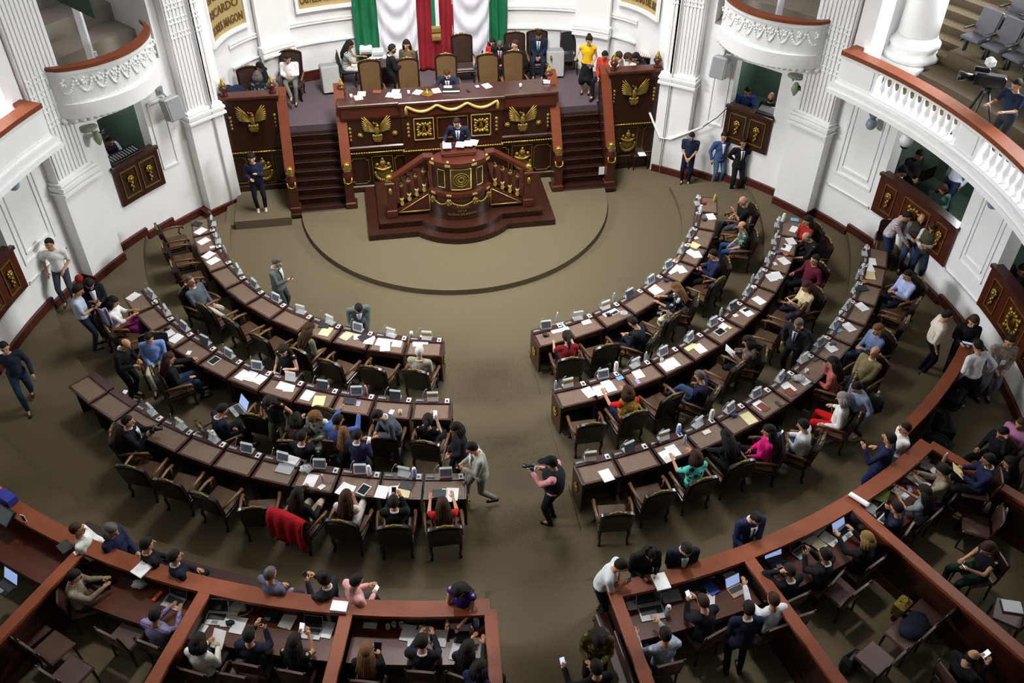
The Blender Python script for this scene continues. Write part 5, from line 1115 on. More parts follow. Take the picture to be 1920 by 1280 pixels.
_, hh, _ = P('woman in sleeveless purple dress leaning over left press box rail', (860, 1108), 250, 'stand', ((-.1, .34, -.34), (.12, .36, -.34)), .5, '#33226b', '#33226b', 'k long', 1, 'none', lean=8, nod=22, skirt=1)
phone(hh[0], 'pale phone of the woman in purple dress', 250)
# --- left press boxes
_, hh, _ = P('man in beige shirt with glasses writing, left press box', (139, 1080), 20, 'sit', 'type', .55, '#7b715f/stripe/14/#8a8170', '#25323a', 'k short', 1, nod=22, extra='glasses')
P('man in purple checked shirt at a laptop, left press box', (292, 1153), 70, 'sit', 'type', .55, '#5a4f7c/plaid/14/#a69fbd', '#55605c', 'k short', 2, nod=22, fat=1.1)
_, hh, _ = P('woman in white top with striped sleeves reading papers, press box', (373, 1203), 75, 'sit', 'phone', .55, '#d8d4ca', '#3a3a3a', 'k bob', 1, nod=25)
handpaper(hh[1], 'open white booklet held by woman with striped sleeves', 75)
_, hh, _ = P('man in navy jacket holding phone, left press box', (468, 1191), 80, 'sit', 'up', .55, '#1b2030', BK, 'k short', 1, nod=15)
phone(hh[1], 'dark phone of navy-jacketed man in left press box', 80)
_, hh, _ = P('bare-armed woman with long black hair at press desk', (553, 1203), 80, 'sit', 'up', .55, '#16181a', '#223333', 'k long', 1, 'none', nod=20)
phone(hh[0], 'white lit phone of bare-armed woman at press desk', 80, 2)
_, hh, _ = P('woman with long light brown hair and pink phone, press desk', (688, 1220), 85, 'sit', 'phone', .55, '#18171a', BK, 'l long', 0, nod=22)
phone(hh[1], 'large pink phone case before light-haired woman', 85, 0, 1.5)
P('man in dark suit with white collar reading papers, press desk', (792, 1203), 86, 'sit', 'type', .55, '#1d2129', BK, 'k short', 1, nod=20, collar='#e4e4e6', fat=1.1)
P('woman with long black hair at aisle end of press desk', (878, 1215), 70, 'sit', 'type', .55, '#26262c', '#9a9890', 'k long', 1, nod=18)
P('woman in navy with white headband at bottom of photo', (900, 1252), 60, 'sit', 'lap', .62, '#1c2140', BK, 'k bob', 1, nod=25)
# --- right aisle and right press boxes
P('woman in patterned olive blouse and lanyard walking down the aisle', (1122, 1200), 262, 'stand', 'phone', .55, '#4b4220/spot/10/#8a7430', '#2a2a20', 'k long', 1, nod=35, lean=8)
_, hh, _ = P('person in black with lit phone at bottom of the aisle', (1118, 1252), 110, 'stand', ((-.34, .36, -.1), (.1, .3, -.24)), .55, '#17181b', BK, 'k short', 1, nod=15)
phone(hh[0], 'lit phone of the person at bottom of the aisle', 110, 1)
_, hh, _ = P('man in white t-shirt leaning on the rail, phone at mouth', (1164, 1062), 340, 'stand', ((.0, .34, -.3), (.1, .24, -.02)), .5, '#d5d9dc', '#16171b', 'k short', 1, 'short', lean=20, nod=10, zh=2.0)
phone(hh[1], 'phone held to the mouth by man in white t-shirt', 340)
_, hh, _ = P('curly-haired woman in black leaning on right press rail', (1218, 1036), 285, 'stand', 'phone', .5, '#1a1719', BK, 'k curly', 1, lean=8, nod=24)
phone(hh[1], 'dark phone of the curly-haired woman', 285)
_, hh, _ = P('man in dark suit leaning on right press rail with phone', (1287, 1030), 275, 'stand', 'front', .5, '#191f2c', BK, 'k short', 1, lean=10, nod=18, tie='-', collar='#a9b4c6')
phone(hh[1], 'purple phone of the dark-suited man on right press rail', 275)
P('man in grey patterned shirt typing on black laptop, right press box', (1247, 1190), 105, 'sit', ((-.3, .36, -.16), (.1, .44, -.1)), .55, '#8d96a8/spot/14/#b3bac8', BK, 'k short', 1, nod=18)
_, hh, _ = P('man in black suit photographing with silver phone, right press box', (1318, 1128), 120, 'sit', 'up', .55, '#1a1c22', BK, 'b short', 0, nod=15, lean=10)
phone(hh[0], 'silver phone of black-suited man in right press box', 120, 2)
P('man in navy suit standing inside the right press box, from behind', (1402, 1146), 92, 'stand', 'front', .55, '#1b2136', '#171b2a', 'k short', 1, nod=5, collar='#c9c9d2', lean=8, zh=2.05)
P('man in white shirt reaching along the partition, right press box', (1450, 1124), 110, 'sit', ((-.2, .5, .05), (.2, .3, -.3)), .6, '#d3d7e0', BK, 'b short', 1, nod=15)
P('man in navy suit facing us, leaning on right press rail', (1417, 972), 285, 'stand', ((-.02, .36, -.36), (.16, .34, -.34)), .5, '#1f2a4c', '#171b2a', 'k short', 1, lean=10, nod=16, tie='#3a3f58', extra='beard')
P('person in black suit with hand on head at blue laptop', (1480, 1070), 115, 'sit', 'head', .55, '#181a1d', BK, 'k short', 1, nod=20, collar='#dcdce0')
_, hh, _ = P('man in black suit with phone before small laptop, right press', (1547, 1040), 135, 'sit', 'up', .55, '#191b1e', BK, 'k short', 2, nod=15, collar='#dcdce0')
phone(hh[0], 'dark phone of black-suited man before small laptop', 135)
P('blond woman in black at white laptop, right press box', (1625, 1010), 125, 'sit', ((-.1, .45, -.1), (.2, .4, -.1)), .55, '#17191b', BK, 'y bob', 0, nod=15)
P('man in navy sitting left of the grey t-shirt woman', (1681, 952), 140, 'sit', 'chin', .55, '#191e33', BK, 'k short', 1, nod=18)
P('woman in grey t-shirt with long black hair at press desk', (1733, 922), 130, 'sit', 'type', .55, '#7d8288', '#54594f', 'k long', 1, 'short', nod=22)
P('woman in beige jacket writing near the pink plastic bag', (1768, 882), 150, 'sit', 'type', .55, '#8f8874', '#3a3a38', 'k pony', 1, nod=28)
P('man in navy suit standing with raised hand, right walkway', (1668, 822), 140, 'stand', ((-.3, .3, .0), (.2, .2, -.3)), .5, '#1e2342', '#1b2350', 'k short', 1, nod=5)
P('man in white t-shirt beside the navy-suited man, right walkway', (1697, 803), 180, 'stand', 'cross', .5, '#d8d6d2', '#2b2c36', 'k short', 1, 'short', nod=5, h=.94)
_, hh, _ = P('man in navy suit reading yellow papers on partition rail', (1853, 862), 165, 'sit', ((-.1, .34, -.2), (.12, .34, -.2)), 1.0, '#1b2240', BK, 'k short', 2, nod=15, collar='#dcdce0')
handpaper(hh[0], 'pale yellow papers of the man on partition rail', 165, mat('yellow_paper', '#e3d9a0', .8))
P('person in black with hands at face, right of yellow papers', (1880, 812), 200, 'sit', 'head', .6, '#14151a', BK, 'k short', 1, nod=20)
P('man in pink shirt at the right photo edge', (1914, 795), 210, 'sit', 'lap', .6, '#b878a0', BK, 'b short', 1, 'short', nod=10)
P('person in black jacket with white strap behind yellow-paper reader', (1893, 868), 150, 'sit', 'lap', .6, '#121318', BK, 'k long', 1, nod=15)
_, hh, _ = P('bare-armed woman in black with blue-lit phone, dark right box', (1852, 1028), 190, 'sit', ((-.08, .32, -.22), (.12, .3, -.22)), .55, '#13151a', '#16302a', 'b long', 1, 'none', nod=28)
phone(hh[0], 'blue-lit phone of bare-armed woman in dark box', 190, 1)
_, hh, _ = P('bald man in black with lit phone, bottom right corner', (1822, 1232), 20, 'sit', 'up', .55, '#111316', BK, 'k bald', 1, nod=10)
phone(hh[0], 'lit phone of the bald man in bottom right corner', 20, 1)
# --- right walkway
P('man in cream shirt standing with back turned, right walkway', (1776, 592), 345, 'stand', 'down', .45, '#d9d2c4', '#171922', 'k short', 1, 'mid', nod=15, fat=1.15)
_, hh, _ = P('woman in black with glasses holding a tablet, right walkway', (1825, 602), 250, 'stand', 'phone', .45, '#16171b', '#14151a', 'b long', 0, nod=18, extra='glasses')
TABH = hh
P('man in white shirt leaning with hand on polished rail', (1833, 648), 110, 'stand', ((-.22, .1, -.5), (.36, -.05, -.42)), .5, '#dcd8de', '#15161c', 'k short', 1, nod=15, lean=10, shoe='w')
P('man in patterned shirt with white badge, right photo edge', (1893, 640), 262, 'stand', ((-.1, .2, -.4), (.1, .22, -.4)), .55, '#8f857c/spot/16/#a89e94', '#6d7284', 'k short', 1, nod=12, extra='badge glasses')
P('person in grey-blue jacket walking with a backpack', (1607, 726), 200, 'walk', 'down', .45, '#7f8ba6', '#3a4150', 'k short', 1, nod=25, lean=10, shoe='w')
t = thing('backpack', 'black backpack with pale stripe on person in grey-blue jacket', 'backpack', at(1643, 755, 1.45), RAD(100)); b = MB(); b.ell((0, 0, -.02), (.17, .12, .24)); b.box((0, -.06, -.1), (.24, .1, .22), None, 0, .04); part(t, 'bag', b, black)
b = MB(); b.tube([(.1, -.12, -.15), (.14, -.1, .05), (.08, -.06, .2)], .025, 6); part(t, 'pale_stripe', b, white)
# --- right rows
_, hh, _ = P('bald man in black t-shirt holding cup, front right row end', (1393, 377), 190, 'sit', ((-.05, .26, -.04), (.12, .2, -.3)), .15, '#15161a', '#4d5663', 'g bald', 1, 'short', nod=12)
P('bald man in floral shirt and jeans seated, front right row', (1392, 424), 175, 'sit', 'lap', .15, '#3f5550/spot/11/#9aa690', '#33507a', 'b bald', 1, 'short', nod=18)
_, hh, _ = P('man in navy jacket checking phone, front right row', (1337, 477), 185, 'sit', 'phone', .15, '#222a4a', BK, 'k short', 1, nod=22, collar='#c5b6a6')
phone(hh[0], 'dark phone of man in navy jacket, front right row', 185)
P('woman in black and white patterned dress at front right row', (1268, 540), 165, 'sit', ((-.15, .44, -.1), (.1, .46, -.1)), .15, '#23252b/spot/9/#b9bcc2', '#23252b/spot/9/#b9bcc2', 'l long', 1, 'mid', nod=15, lean=12, skirt=1)
_, hh, _ = P('man in dark jacket slouching at third front right desk', (1187, 604), 150, 'sit', 'phone', .15, '#1a2029', '#1c2838', 'k short', 1, nod=35, lean=10)
P('woman in red and black dress at aisle end, front right row', (1063, 632), 100, 'sit', 'desk', .15, '#7c1f26', BK, 'k pony', 1, 'short', nod=20, lean=8)
P('woman in red blouse at far end of the middle right row', (1514, 414), 195, 'sit', 'chin', .3, '#a3262a', BK, 'k long', 1, 'mid', nod=12)
P('older man in black leaning on desk, middle right row', (1513, 444), 185, 'sit', 'desk', .3, '#17191d', BK, 'd bald', 1, 'mid', nod=22, lean=18)
P('person in maroon shirt reclining in the middle right row', (1528, 487), 205, 'sit', 'rest', .3, '#5c1a30', BK, 'k short', 1, nod=10, lean=-8)
_, hh, _ = P('woman in cream blouse with papers, middle right row', (1512, 537), 195, 'sit', 'phone', .3, '#d6c3a0', '#2a2c48', 'b bob', 1, 'mid', nod=20)
handpaper(hh[0], 'white paper held by the woman in cream blouse', 195, None, .15, .2)
P('grey-haired man in dark suit standing behind middle right row', (1497, 607), 230, 'stand', 'down', .33, '#25272e', BK, 'd short', 1, nod=15, tie='#34363f', lean=10, collar='#a9adc2')
_, hh, _ = P('woman in brown patterned top holding white papers', (1403, 640), 165, 'sit', 'phone', .3, '#5c4a46/spot/12/#8a7a74', BK, 'k bob', 1, nod=25)
handpaper(hh[0], 'white papers held by woman in brown patterned top', 165)
P('man in navy jacket with jeans reclining, middle right row', (1312, 705), 150, 'cross', 'lap', .3, '#191d30', '#33466a', 'd short', 1, nod=22)
P('woman in red blouse and embroidered gold vest at desk', seat=('2R', 1), pose='sit', hands=((-.28, .46, -.1), (.15, .44, -.14)), top='#c22222', bot='#1f2444', hair='b bob', sleeve='short', nod=18, extra='vest vest=#8a6a2a/spot/14/#b98a2e')
P('man in pale blue shirt reading phone, far end back right row', (1702, 516), 195, 'sit', 'phone', .45, '#aab6de', '#1d2440', 'k short', 1, nod=20)
P('woman with short fair hair in denim shirt, back right row', (1645, 618), 200, 'sit', 'phone', .45, '#7487b0', '#55688c', 'l bob', 0, nod=12)
P('man in khaki jacket reclining left of polished-rail walkway', (1640, 660), 215, 'sit', 'lap', .45, '#7f7350', '#3b3f40', 'k bald', 1, nod=0, lean=-10, collar='#dcd8cc')
P('woman in red checked blouse with hand at her mouth', (1562, 680), 150, 'sit', 'chin', .45, '#a1423c/plaid/12/#c9908a', '#33201f', 'k long', 1, nod=15, lean=8)
P('grey-haired woman in white blouse and red trousers', (1580, 747), 150, 'sit', 'rest', .45, '#e4e0dc', '#c4161c', 'g bob', 0, nod=18)
_, hh, _ = P('man in white shirt and jeans with phone, back right row', (1506, 797), 150, 'cross', 'phone', .45, '#e4e3e8', '#34507c', 'k short', 1, nod=22)
phone(hh[0], 'white phone of man in white shirt, back right row', 150, 2)
P('woman in bright pink blouse with black hair, back right row', (1441, 808), 170, 'sit', 'lap', .45, '#e0217c', BK, 'k long', 1, nod=10)
P('person in black beside the pink blouse, reaching to desk', seat=('3R', 3), pose='sit', hands='reach', top='#15161a', bot=BK, hair='k long', nod=28, lean=14, sleeve='mid')
P('woman in turquoise embroidered blouse at back right row', seat=('3R', 2), pose='sit', hands='desk', top='#5fd0c0/spot/9/#35403a', bot=BK, hair='b bob', sleeve='short', nod=16, dr=92)
# --- group at the right wall
P('man in plaid shirt bending over a notebook, right wall', (1697, 414), 325, 'stand', ((.0, .42, -.28), (.15, .46, -.3)), .45, '#c9c5ce/plaid/7/#8c2a3c', '#2b3a5c', 'k short', 1, lean=18, nod=15, zh=1.85)
P('bearded man in vest between plaid man and booth front', (1728, 411), 250, 'stand', 'phone', .45, '#7f8286', '#3c4a6a', 'k bald', 1, nod=20, extra='beard vest vest=#3c3733')
_, hh, _ = P('woman in olive vest and white sleeves writing, right wall', (1749, 427), 235, 'stand', 'phone', .45, '#d5cfcd', '#1f2c44', 'b long', 1, nod=25, extra='vest vest=#4a4a38')
handpaper(hh[0], 'white notepad held by the woman in olive vest', 235)
P('man in dark blue standing on the right gallery with tv camera', (1906, 160), 205, 'stand', 'desk', 4.22, '#1a2640', '#23262c', 'k short', 1, 'short', nod=10, lean=6)
# ================================================================ THINGS ON DESKS, TABLES AND RAILS
ITEMS = []       # (root, base label, place, pixel x, pixel y)
def where(p):
    r = p.xy.length; a = math.degrees(math.atan2(p.x, -p.y)); side = 'R' if p.x > 0 else 'L'
    for k, (lo, hi) in (('1', (6.0, 7.05)), ('2', (8.0, 9.05)), ('3', (10.1, 11.2))):
        if lo < r < hi:
            R, st, a0, h, s = ROWS[k+side]; i = int((RAD(abs(a))-a0)/st); i = max(0, min(len(CODE[k+side])-1, i)); return deskname(k+side, i)
    return None
PROT = {}
def keyed(key, build, name, cat, loc, rz):
    if key not in PROT: PROT[key] = r = thing(name, 'x', cat, loc, rz, cat+'s'); build(r); return r
    return dup(PROT[key], loc, rz, 'x')
def box_item(dims, m, pn, bev=.004):
    def f(r): b = MB(); b.box((0, 0, dims[2]/2), dims, None, 0, bev if dims[2] > .006 else 0); part(r, pn, b, m)
    return f
def b_tablet(r):
    b = MB(); b.box((0, 0, .005), (.18, .245, .01), None, 0, .003); part(r, 'case', b, white); b = MB(); b.box((0, 0, .011), (.15, .2, .003)); part(r, 'display', b, screend)
def b_phone(r):
    b = MB(); b.box((0, 0, .005), (.075, .15, .01), None, 0, .003); part(r, 'case', b, black); b = MB(); b.box((0, 0, .011), (.068, .138, .002)); part(r, 'display', b, screend)
def b_bottle(capm, bodym):
    def f(r):
        b = MB(); b.lathe([(.034, 0), (.036, .02), (.034, .08), (.036, .14), (.024, .185), (.014, .2)], 12); part(r, 'body', b, bodym)
        b = MB(); b.lathe([(.015, .2), (.015, .225)], 10); part(r, 'bottle_cap', b, capm)
    return f
def b_cup(m):
    def f(r): b = MB(); b.lathe([(.028, 0), (.038, .1), (.034, .1), (.026, .01)], 14); part(r, 'cup', b, m)
    return f
def b_tumbler(m):
    def f(r):
        b = MB(); b.lathe([(.036, 0), (.045, .05), (.045, .2), (.03, .22)], 14); part(r, 'body', b, m); b = MB(); b.lathe([(.035, .22), (.035, .25), (.02, .26)], 12); part(r, 'lid', b, white)
    return f
def b_bag(m):
    def f(r): b = MB(); b.ell((0, 0, .05), (.12, .09, .055), None, 14, 8, lambda d: 1+.15*math.sin(9*d.x)*math.cos(7*d.y)); b.tube([(-.06, 0, .09), (-.03, 0, .15), (.04, 0, .15), (.06, 0, .09)], .008, 5); part(r, 'bag', b, m)
    return f
def b_bowl(r): b = MB(); b.lathe([(.04, 0), (.08, .04), (.085, .06), (.075, .05), (.03, .012)], 16); part(r, 'bowl', b, acrylic)
def b_lump(m):
    def f(r): b = MB(); b.ell((0, 0, .03), (.07, .05, .035), None, 12, 7, lambda d: 1+.2*math.sin(8*d.x+3*d.y)); part(r, 'pouch', b, m)
    return f
clear = mat('clear_bottle', '#c9d6e0', .15, trans=.55)
KIND = {
 'p': ('paper_sheet', 'paper', 'white paper sheet', box_item((.21, .28, .003), paper, 'sheet')), 'q': ('printed_sheet', 'paper', 'printed white paper', box_item((.21, .28, .003), paper_text, 'sheet')),
 'y': ('folder', 'folder', 'pale yellow folder', box_item((.23, .3, .006), mat('yellow_folder', '#e2d6a4', .8), 'cover')), 'k': ('notebook', 'notebook', 'dark closed notebook', box_item((.24, .19, .018), mat('dark_cover', '#23252b', .5), 'cover')),
 'n': ('note', 'note', 'small white note', box_item((.09, .12, .003), paper, 'sheet')), 't': ('tablet', 'tablet', 'white tablet lying flat', b_tablet), 'm': ('phone', 'phone', 'dark phone', b_phone), 'b': ('water_bottle', 'bottle', 'clear water bottle', b_bottle(white, clear)),
 'c': ('cup', 'cup', 'white cup', b_cup(white)), 'B': ('blue_folder', 'folder', 'light blue folder', box_item((.2, .15, .008), mat('blue_cover', '#7fb2dd', .6), 'cover')), 'o': ('wallet', 'wallet', 'tan leather wallet', box_item((.13, .1, .02), mat('tan_cover', '#a0672f', .5), 'wallet')),
 'w': ('thermos', 'bottle', 'white thermos bottle', b_tumbler(white)), 'u': ('tumbler', 'tumbler', 'lilac and turquoise tumbler', b_tumbler(mat('lilac', '#8f9fd6', .4))), 'g': ('plastic_bag', 'bag', 'crumpled clear plastic bag', b_bag(mat('thin_plastic', '#d9dadb', .25, trans=.3))), 'G': ('glass_bowl', 'bowl', 'clear glass bowl', b_bowl),
 'l': ('closed_laptop', 'laptop', 'silver closed laptop', box_item((.31, .22, .016), mat('aluminium', '#b6b8bd', .35, .4), 'lid', .006)), 'L': ('pouch', 'pouch', 'dark pouch', b_lump(black)), 'r': ('red_pouch', 'pouch', 'reddish pouch', b_lump(mat('red_pouch', '#a8342c', .5))), 'j': ('juice_bottle', 'bottle', 'yellowish drink bottle', b_bottle(white, mat('juice', '#c9b73a', .2))),
 'J': ('pink_bottle', 'bottle', 'pinkish drink bottle', b_bottle(white, mat('pink_drink', '#c08a90', .2))), 'P': ('purple_phone', 'phone', 'lilac phone', box_item((.08, .15, .01), mat('lilac_case', '#a7a3d8', .4), 'case')), 'U': ('blue_bag', 'bag', 'navy blue soft bag', b_lump(mat('navy_bag', '#27325f', .7))),
 'Y': ('yellow_note', 'note', 'yellow sticky note pad', box_item((.1, .08, .01), mat('sticky_yellow', '#e3d68a', .8), 'pad')), 'R': ('brown_folder', 'folder', 'reddish brown folder', box_item((.22, .17, .008), mat('brown_cover', '#7a3b25', .6), 'cover')), 'h': ('headphones', 'headphones', 'black headphones', b_lump(black)),
 'N': ('nameplate_card', 'card', 'white card with ochre band', box_item((.16, .1, .012), mat('ochre_card', '#d9d6cc', .7, pat=('stripe', 3, '#9a7b35')), 'card')), 'x': ('yellow_paper', 'paper', 'yellow printed paper', box_item((.21, .28, .003), mat('yellow_print', '#e8dcae', .8, pat=('spot', 9, '#b9b4c4')), 'sheet')),
 'C': ('paper_cup', 'cup', 'paper coffee cup', b_cup(mat('cup_paper', '#d8d2c4', .6))), 'D': ('green_folder', 'folder', 'lime green folder', box_item((.33, .25, .02), mat('lime', '#9db84a', .6), 'cover')), 'S': ('paper_stack', 'paper stack', 'thick stack of white paper', box_item((.23, .3, .03), paper, 'stack')), 'V': ('white_box', 'box', 'white cardboard box', box_item((.25, .18, .07), white, 'box')),
 'K': ('black_case', 'case', 'large black briefcase', box_item((.36, .3, .06), mat('case_black', '#17181a', .45), 'shell', .02)), 'O': ('orange_pack', 'packet', 'orange snack packet', box_item((.07, .2, .03), mat('orange_pack', '#c9502c', .5), 'packet', .012)), 'M': ('magazine', 'magazine', 'white magazine with yellow picture', box_item((.22, .3, .006), mat('magazine_page', '#e9e7df', .6, pat=('spot', 6, '#c9b35c')), 'cover')),
 'Z': ('blue_notebook', 'notebook', 'bright blue notebook', box_item((.17, .22, .02), mat('bright_blue', '#2b55b0', .5), 'cover')), 'T': ('teal_pack', 'packet', 'teal packet', box_item((.15, .11, .05), mat('teal_pack', '#6fa8a4', .5), 'packet', .015)), 'E': ('pencil_case', 'pouch', 'purple pencil case', b_lump(mat('purple_pouch', '#5c4a86', .6))), 'F': ('flower_wrap', 'packet', 'crumpled bright pink wrapping', b_lump(mat('pink_wrap', '#d12a5c', .6))), 'W': ('tray', 'box', 'long white narrow box', box_item((.1, .36, .06), white, 'box', .02)), 'H': ('black_glass_phone', 'mouse', 'dark computer mouse', b_lump(mat('mouse_dark', '#1c2436', .3)))}
def put(z, items, place=None):
    for it in items:
        k, px, py = it[:3]; dr = it[3] if len(it) > 3 else 90; nm, cat, lb, bd = KIND[k]; p = at(px, py, z+.006+.0012*(len(ITEMS) % 5)); w_ = where(p) if place is None else place
        if k in 'bcwuGCjJ': p = at(px, py, z+.1); p.z = z
        r = keyed(k, bd, nm, cat, p, RAD(dr-90-9.9)); ITEMS.append((r, it[4] if len(it) > 4 else lb, w_ or 'floor', px, py))
Z1, Z2, Z3 = .15+DH, .30+DH, .45+DH
put(Z1, [('p', 376, 433, 60), ('k', 369, 420, 70), ('p', 382, 452, 50), ('p', 391, 478, 60), ('p', 400, 489, 50), ('b', 421, 468), ('n', 398, 463, 20), ('y', 611, 621, 72), ('k', 608, 610, 80), ('x', 650, 629, 60), ('p', 672, 628, 100), ('k', 683, 632, 130), ('p', 693, 637, 80), ('p', 715, 640, 80), ('p', 730, 633, 100), ('p', 745, 642, 85), ('p', 722, 650, 95), ('p', 783, 641, 95), ('p', 795, 637, 85), ('c', 771, 622),
         ('p', 1040, 616, 110), ('p', 1055, 612, 112), ('L', 1023, 630), ('b', 1045, 594), ('p', 1097, 600, 112), ('p', 1136, 585, 120), ('p', 1148, 582, 130), ('m', 1153, 586, 40), ('L', 1141, 591), ('G', 1170, 583), ('b', 1151, 557), ('p', 1219, 536, 40), ('p', 1231, 545, 35), ('U', 1249, 527), ('p', 1256, 506, 125), ('p', 1266, 500, 120), ('p', 1277, 505, 110), ('o', 1269, 487, 40), ('y', 1300, 459, 140), ('p', 1297, 474, 130), ('p', 1306, 477, 100), ('n', 1305, 446, 30), ('p', 1333, 406, 100), ('U', 1320, 413), ('w', 1314, 394), ('j', 1340, 372), ('r', 1319, 382)])
put(Z2, [('p', 250, 556, 60), ('p', 314, 626, 45), ('p', 330, 634, 60), ('L', 312, 618), ('n', 354, 661, 80), ('t', 402, 676, 55), ('p', 455, 703, 60), ('p', 470, 705, 70), ('p', 488, 710, 60), ('p', 531, 721, 75), ('p', 543, 725, 85), ('p', 577, 741, 70), ('y', 598, 752, 88), ('k', 655, 752, 85), ('P', 672, 757, 88), ('n', 734, 772, 75), ('C', 750, 769), ('L', 811, 778), ('J', 686, 731), ('n', 283, 650, 50) if False else ('c', 291, 563), ('n', 316, 594, 30),
         ('p', 1104, 735, 120), ('p', 1124, 732, 112), ('p', 1143, 725, 112), ('q', 1135, 716, 112), ('B', 1160, 706, 30), ('b', 1042, 722), ('w', 1155, 689), ('p', 1196, 700, 112), ('P', 1196, 715, 112), ('p', 1250, 686, 118), ('p', 1262, 680, 118), ('C', 1241, 672), ('b', 1211, 668), ('p', 1312, 653, 120), ('y', 1292, 648, 40), ('m', 1303, 640, 40), ('t', 1350, 622, 40), ('p', 1352, 609, 130), ('Y', 1368, 614, 40), ('b', 1352, 585), ('p', 1400, 585, 125), ('m', 1399, 581, 30), ('n', 1379, 591, 30), ('p', 1423, 563, 125), ('b', 1411, 522), ('c', 1415, 536), ('p', 1446, 520, 110), ('p', 1457, 516, 100), ('p', 1470, 489, 115), ('n', 1453, 494, 100), ('o', 1473, 477, 20), ('p', 1475, 464, 60), ('p', 1483, 452, 100), ('m', 1470, 462, 70), ('p', 1490, 430, 60), ('B', 1490, 412, 80), ('w', 1469, 410), ('E', 1459, 475)])
put(Z3, [('n', 234, 735, 80), ('n', 369, 813, 50), ('w', 401, 818), ('l', 534, 879, 75), ('V', 548, 866, 70), ('p', 583, 900, 78), ('J', 605, 898), ('n', 603, 912, 50, 'tan card'), ('g', 575, 882), ('p', 645, 917, 62), ('p', 652, 920, 75), ('t', 682, 918, 62), ('w', 692, 884), ('p', 716, 922, 80), ('p', 740, 922, 100), ('y', 757, 920, 85), ('k', 762, 910, 75), ('u', 777, 888), ('k', 823, 926, 90), ('p', 848, 926, 88), ('p', 838, 928, 84),
         ('p', 1137, 891, 112), ('q', 1262, 845, 115), ('p', 1250, 855, 118), ('h', 1233, 832), ('b', 1284, 824), ('N', 1325, 810, 118), ('u', 1272, 806), ('U', 1376, 780), ('y', 1404, 784, 118), ('w', 1334, 779), ('p', 1423, 758, 125), ('R', 1431, 763, 40), ('R', 1482, 735, 30), ('p', 1478, 726, 120), ('p', 1505, 712, 125), ('n', 1485, 704, 40), ('g', 1497, 712), ('L', 1467, 708), ('m', 1459, 757, 120), ('c', 1513, 692), ('m', 1530, 674, 30), ('p', 1557, 651, 118), ('m', 1561, 645, 20), ('n', 1534, 648, 30), ('p', 1592, 613, 115), ('B', 1570, 617, 30), ('p', 1616, 575, 115), ('o', 1600, 567, 20), ('k', 1617, 541, 100), ('o', 1620, 528, 20), ('y', 1631, 516, 80), ('p', 1630, 503, 90), ('p', 1634, 490, 80), ('c', 1577, 583), ('C', 1602, 545), ('b', 1608, 517)])
ZP = 1.215; ZR = 1.615
def open_laptop(px, py, dr, label, base, lit, z=ZP, big=1.0):
    p = at(px, py, z+.02); p.z = z; t = thing('laptop', label, 'laptop', p, RAD(dr-90-9.9), 'open laptops'); bm = {'s': KIND['l'] and mat('aluminium'), 'k': black, 'w': white, 'p': mat('rose_metal', '#b98a7a', .4, .3)}[base]
    b = MB(); b.box((0, 0, .008), (.33*big, .23*big, .016), None, 0, .005); part(t, 'base', b, bm)
    b = MB(); b.box((0, .025, .0175), (.28*big, .11*big, .003)); part(t, 'keyboard', b, mat('keys', '#2c2e33', .5)); b = MB(); b.box((0, -.07*big, .0175), (.1, .06, .002)); part(t, 'touchpad', b, gray)
    X = Matrix.Translation((0, .115*big, .015)) @ Matrix.Rotation(RAD(-24), 4, 'X'); b = MB(); b.box((0, .004, .115*big), (.33*big, .008, .225*big), X, 0, .003); part(t, 'lid', b, bm)
    b = MB(); b.box((0, -.002, .115*big), (.31*big, .003, .2*big), X); part(t, 'display', b, {0: screend, 1: screen, 2: screenw}[lit]); return t
open_laptop(325, 1128, 70, 'silver open laptop before the purple checked shirt man', 's', 0); open_laptop(405, 1158, 86, 'white open laptop beside crumpled plastic bags, left press box', 'w', 0)
open_laptop(504, 1152, 82, 'black laptop with bright white screen, left press box', 'k', 2); open_laptop(584, 1186, 84, 'dark slim laptop before bare-armed woman, left press box', 's', 0, big=.9)
open_laptop(1222, 1146, 102, 'large black laptop before man in grey patterned shirt', 's', 0, big=1.25); open_laptop(1303, 1104, 105, 'black laptop with blue-white screen, beside blue notebook', 'k', 1); open_laptop(1382, 1106, 118, 'rose-coloured laptop with blue screen, right press box', 'p', 1, big=.85)
open_laptop(1457, 1054, 110, 'black laptop with blue screen before person touching head', 'k', 1); open_laptop(1502, 1034, 128, 'small silver laptop with dark screen, right press box', 's', 0, big=.85); open_laptop(1584, 998, 128, 'white laptop with blue screen before the blond woman', 'w', 1)
open_laptop(1662, 972, 132, 'white laptop before navy-clad man at press desk', 'w', 0, big=.85); open_laptop(8, 1100, 60, 'laptop with teal screen at left photo edge', 'k', 1); p = LAPK[1]; t = open_laptop(445, 768, 40, 'silver laptop on knees of navy-suited man, middle left row', 's', 1, .86)
LP = ['left press desk before beige-shirted man', 'left press desk with white laptop', 'aisle-end left press desk', 'aisle-end right press desk', 'middle right press desk', 'far right press desk']
put(ZP, [('K', 190, 1090, 60), ('k', 246, 1077, 70, 'grey closed folder'), ('g', 263, 1098), ('O', 296, 1118, 60), ('n', 172, 1088, 50), ('c', 334, 1101)], LP[0])
put(ZP, [('p', 430, 1160, 85), ('p', 447, 1172, 80), ('g', 422, 1132), ('g', 445, 1140, 90, 'crumpled orange-tinged plastic bag'), ('H', 431, 1169), ('C', 400, 1115), ('p', 371, 1183, 70), ('M', 540, 1162, 75), ('p', 612, 1180, 80), ('b', 457, 1136)], LP[1])
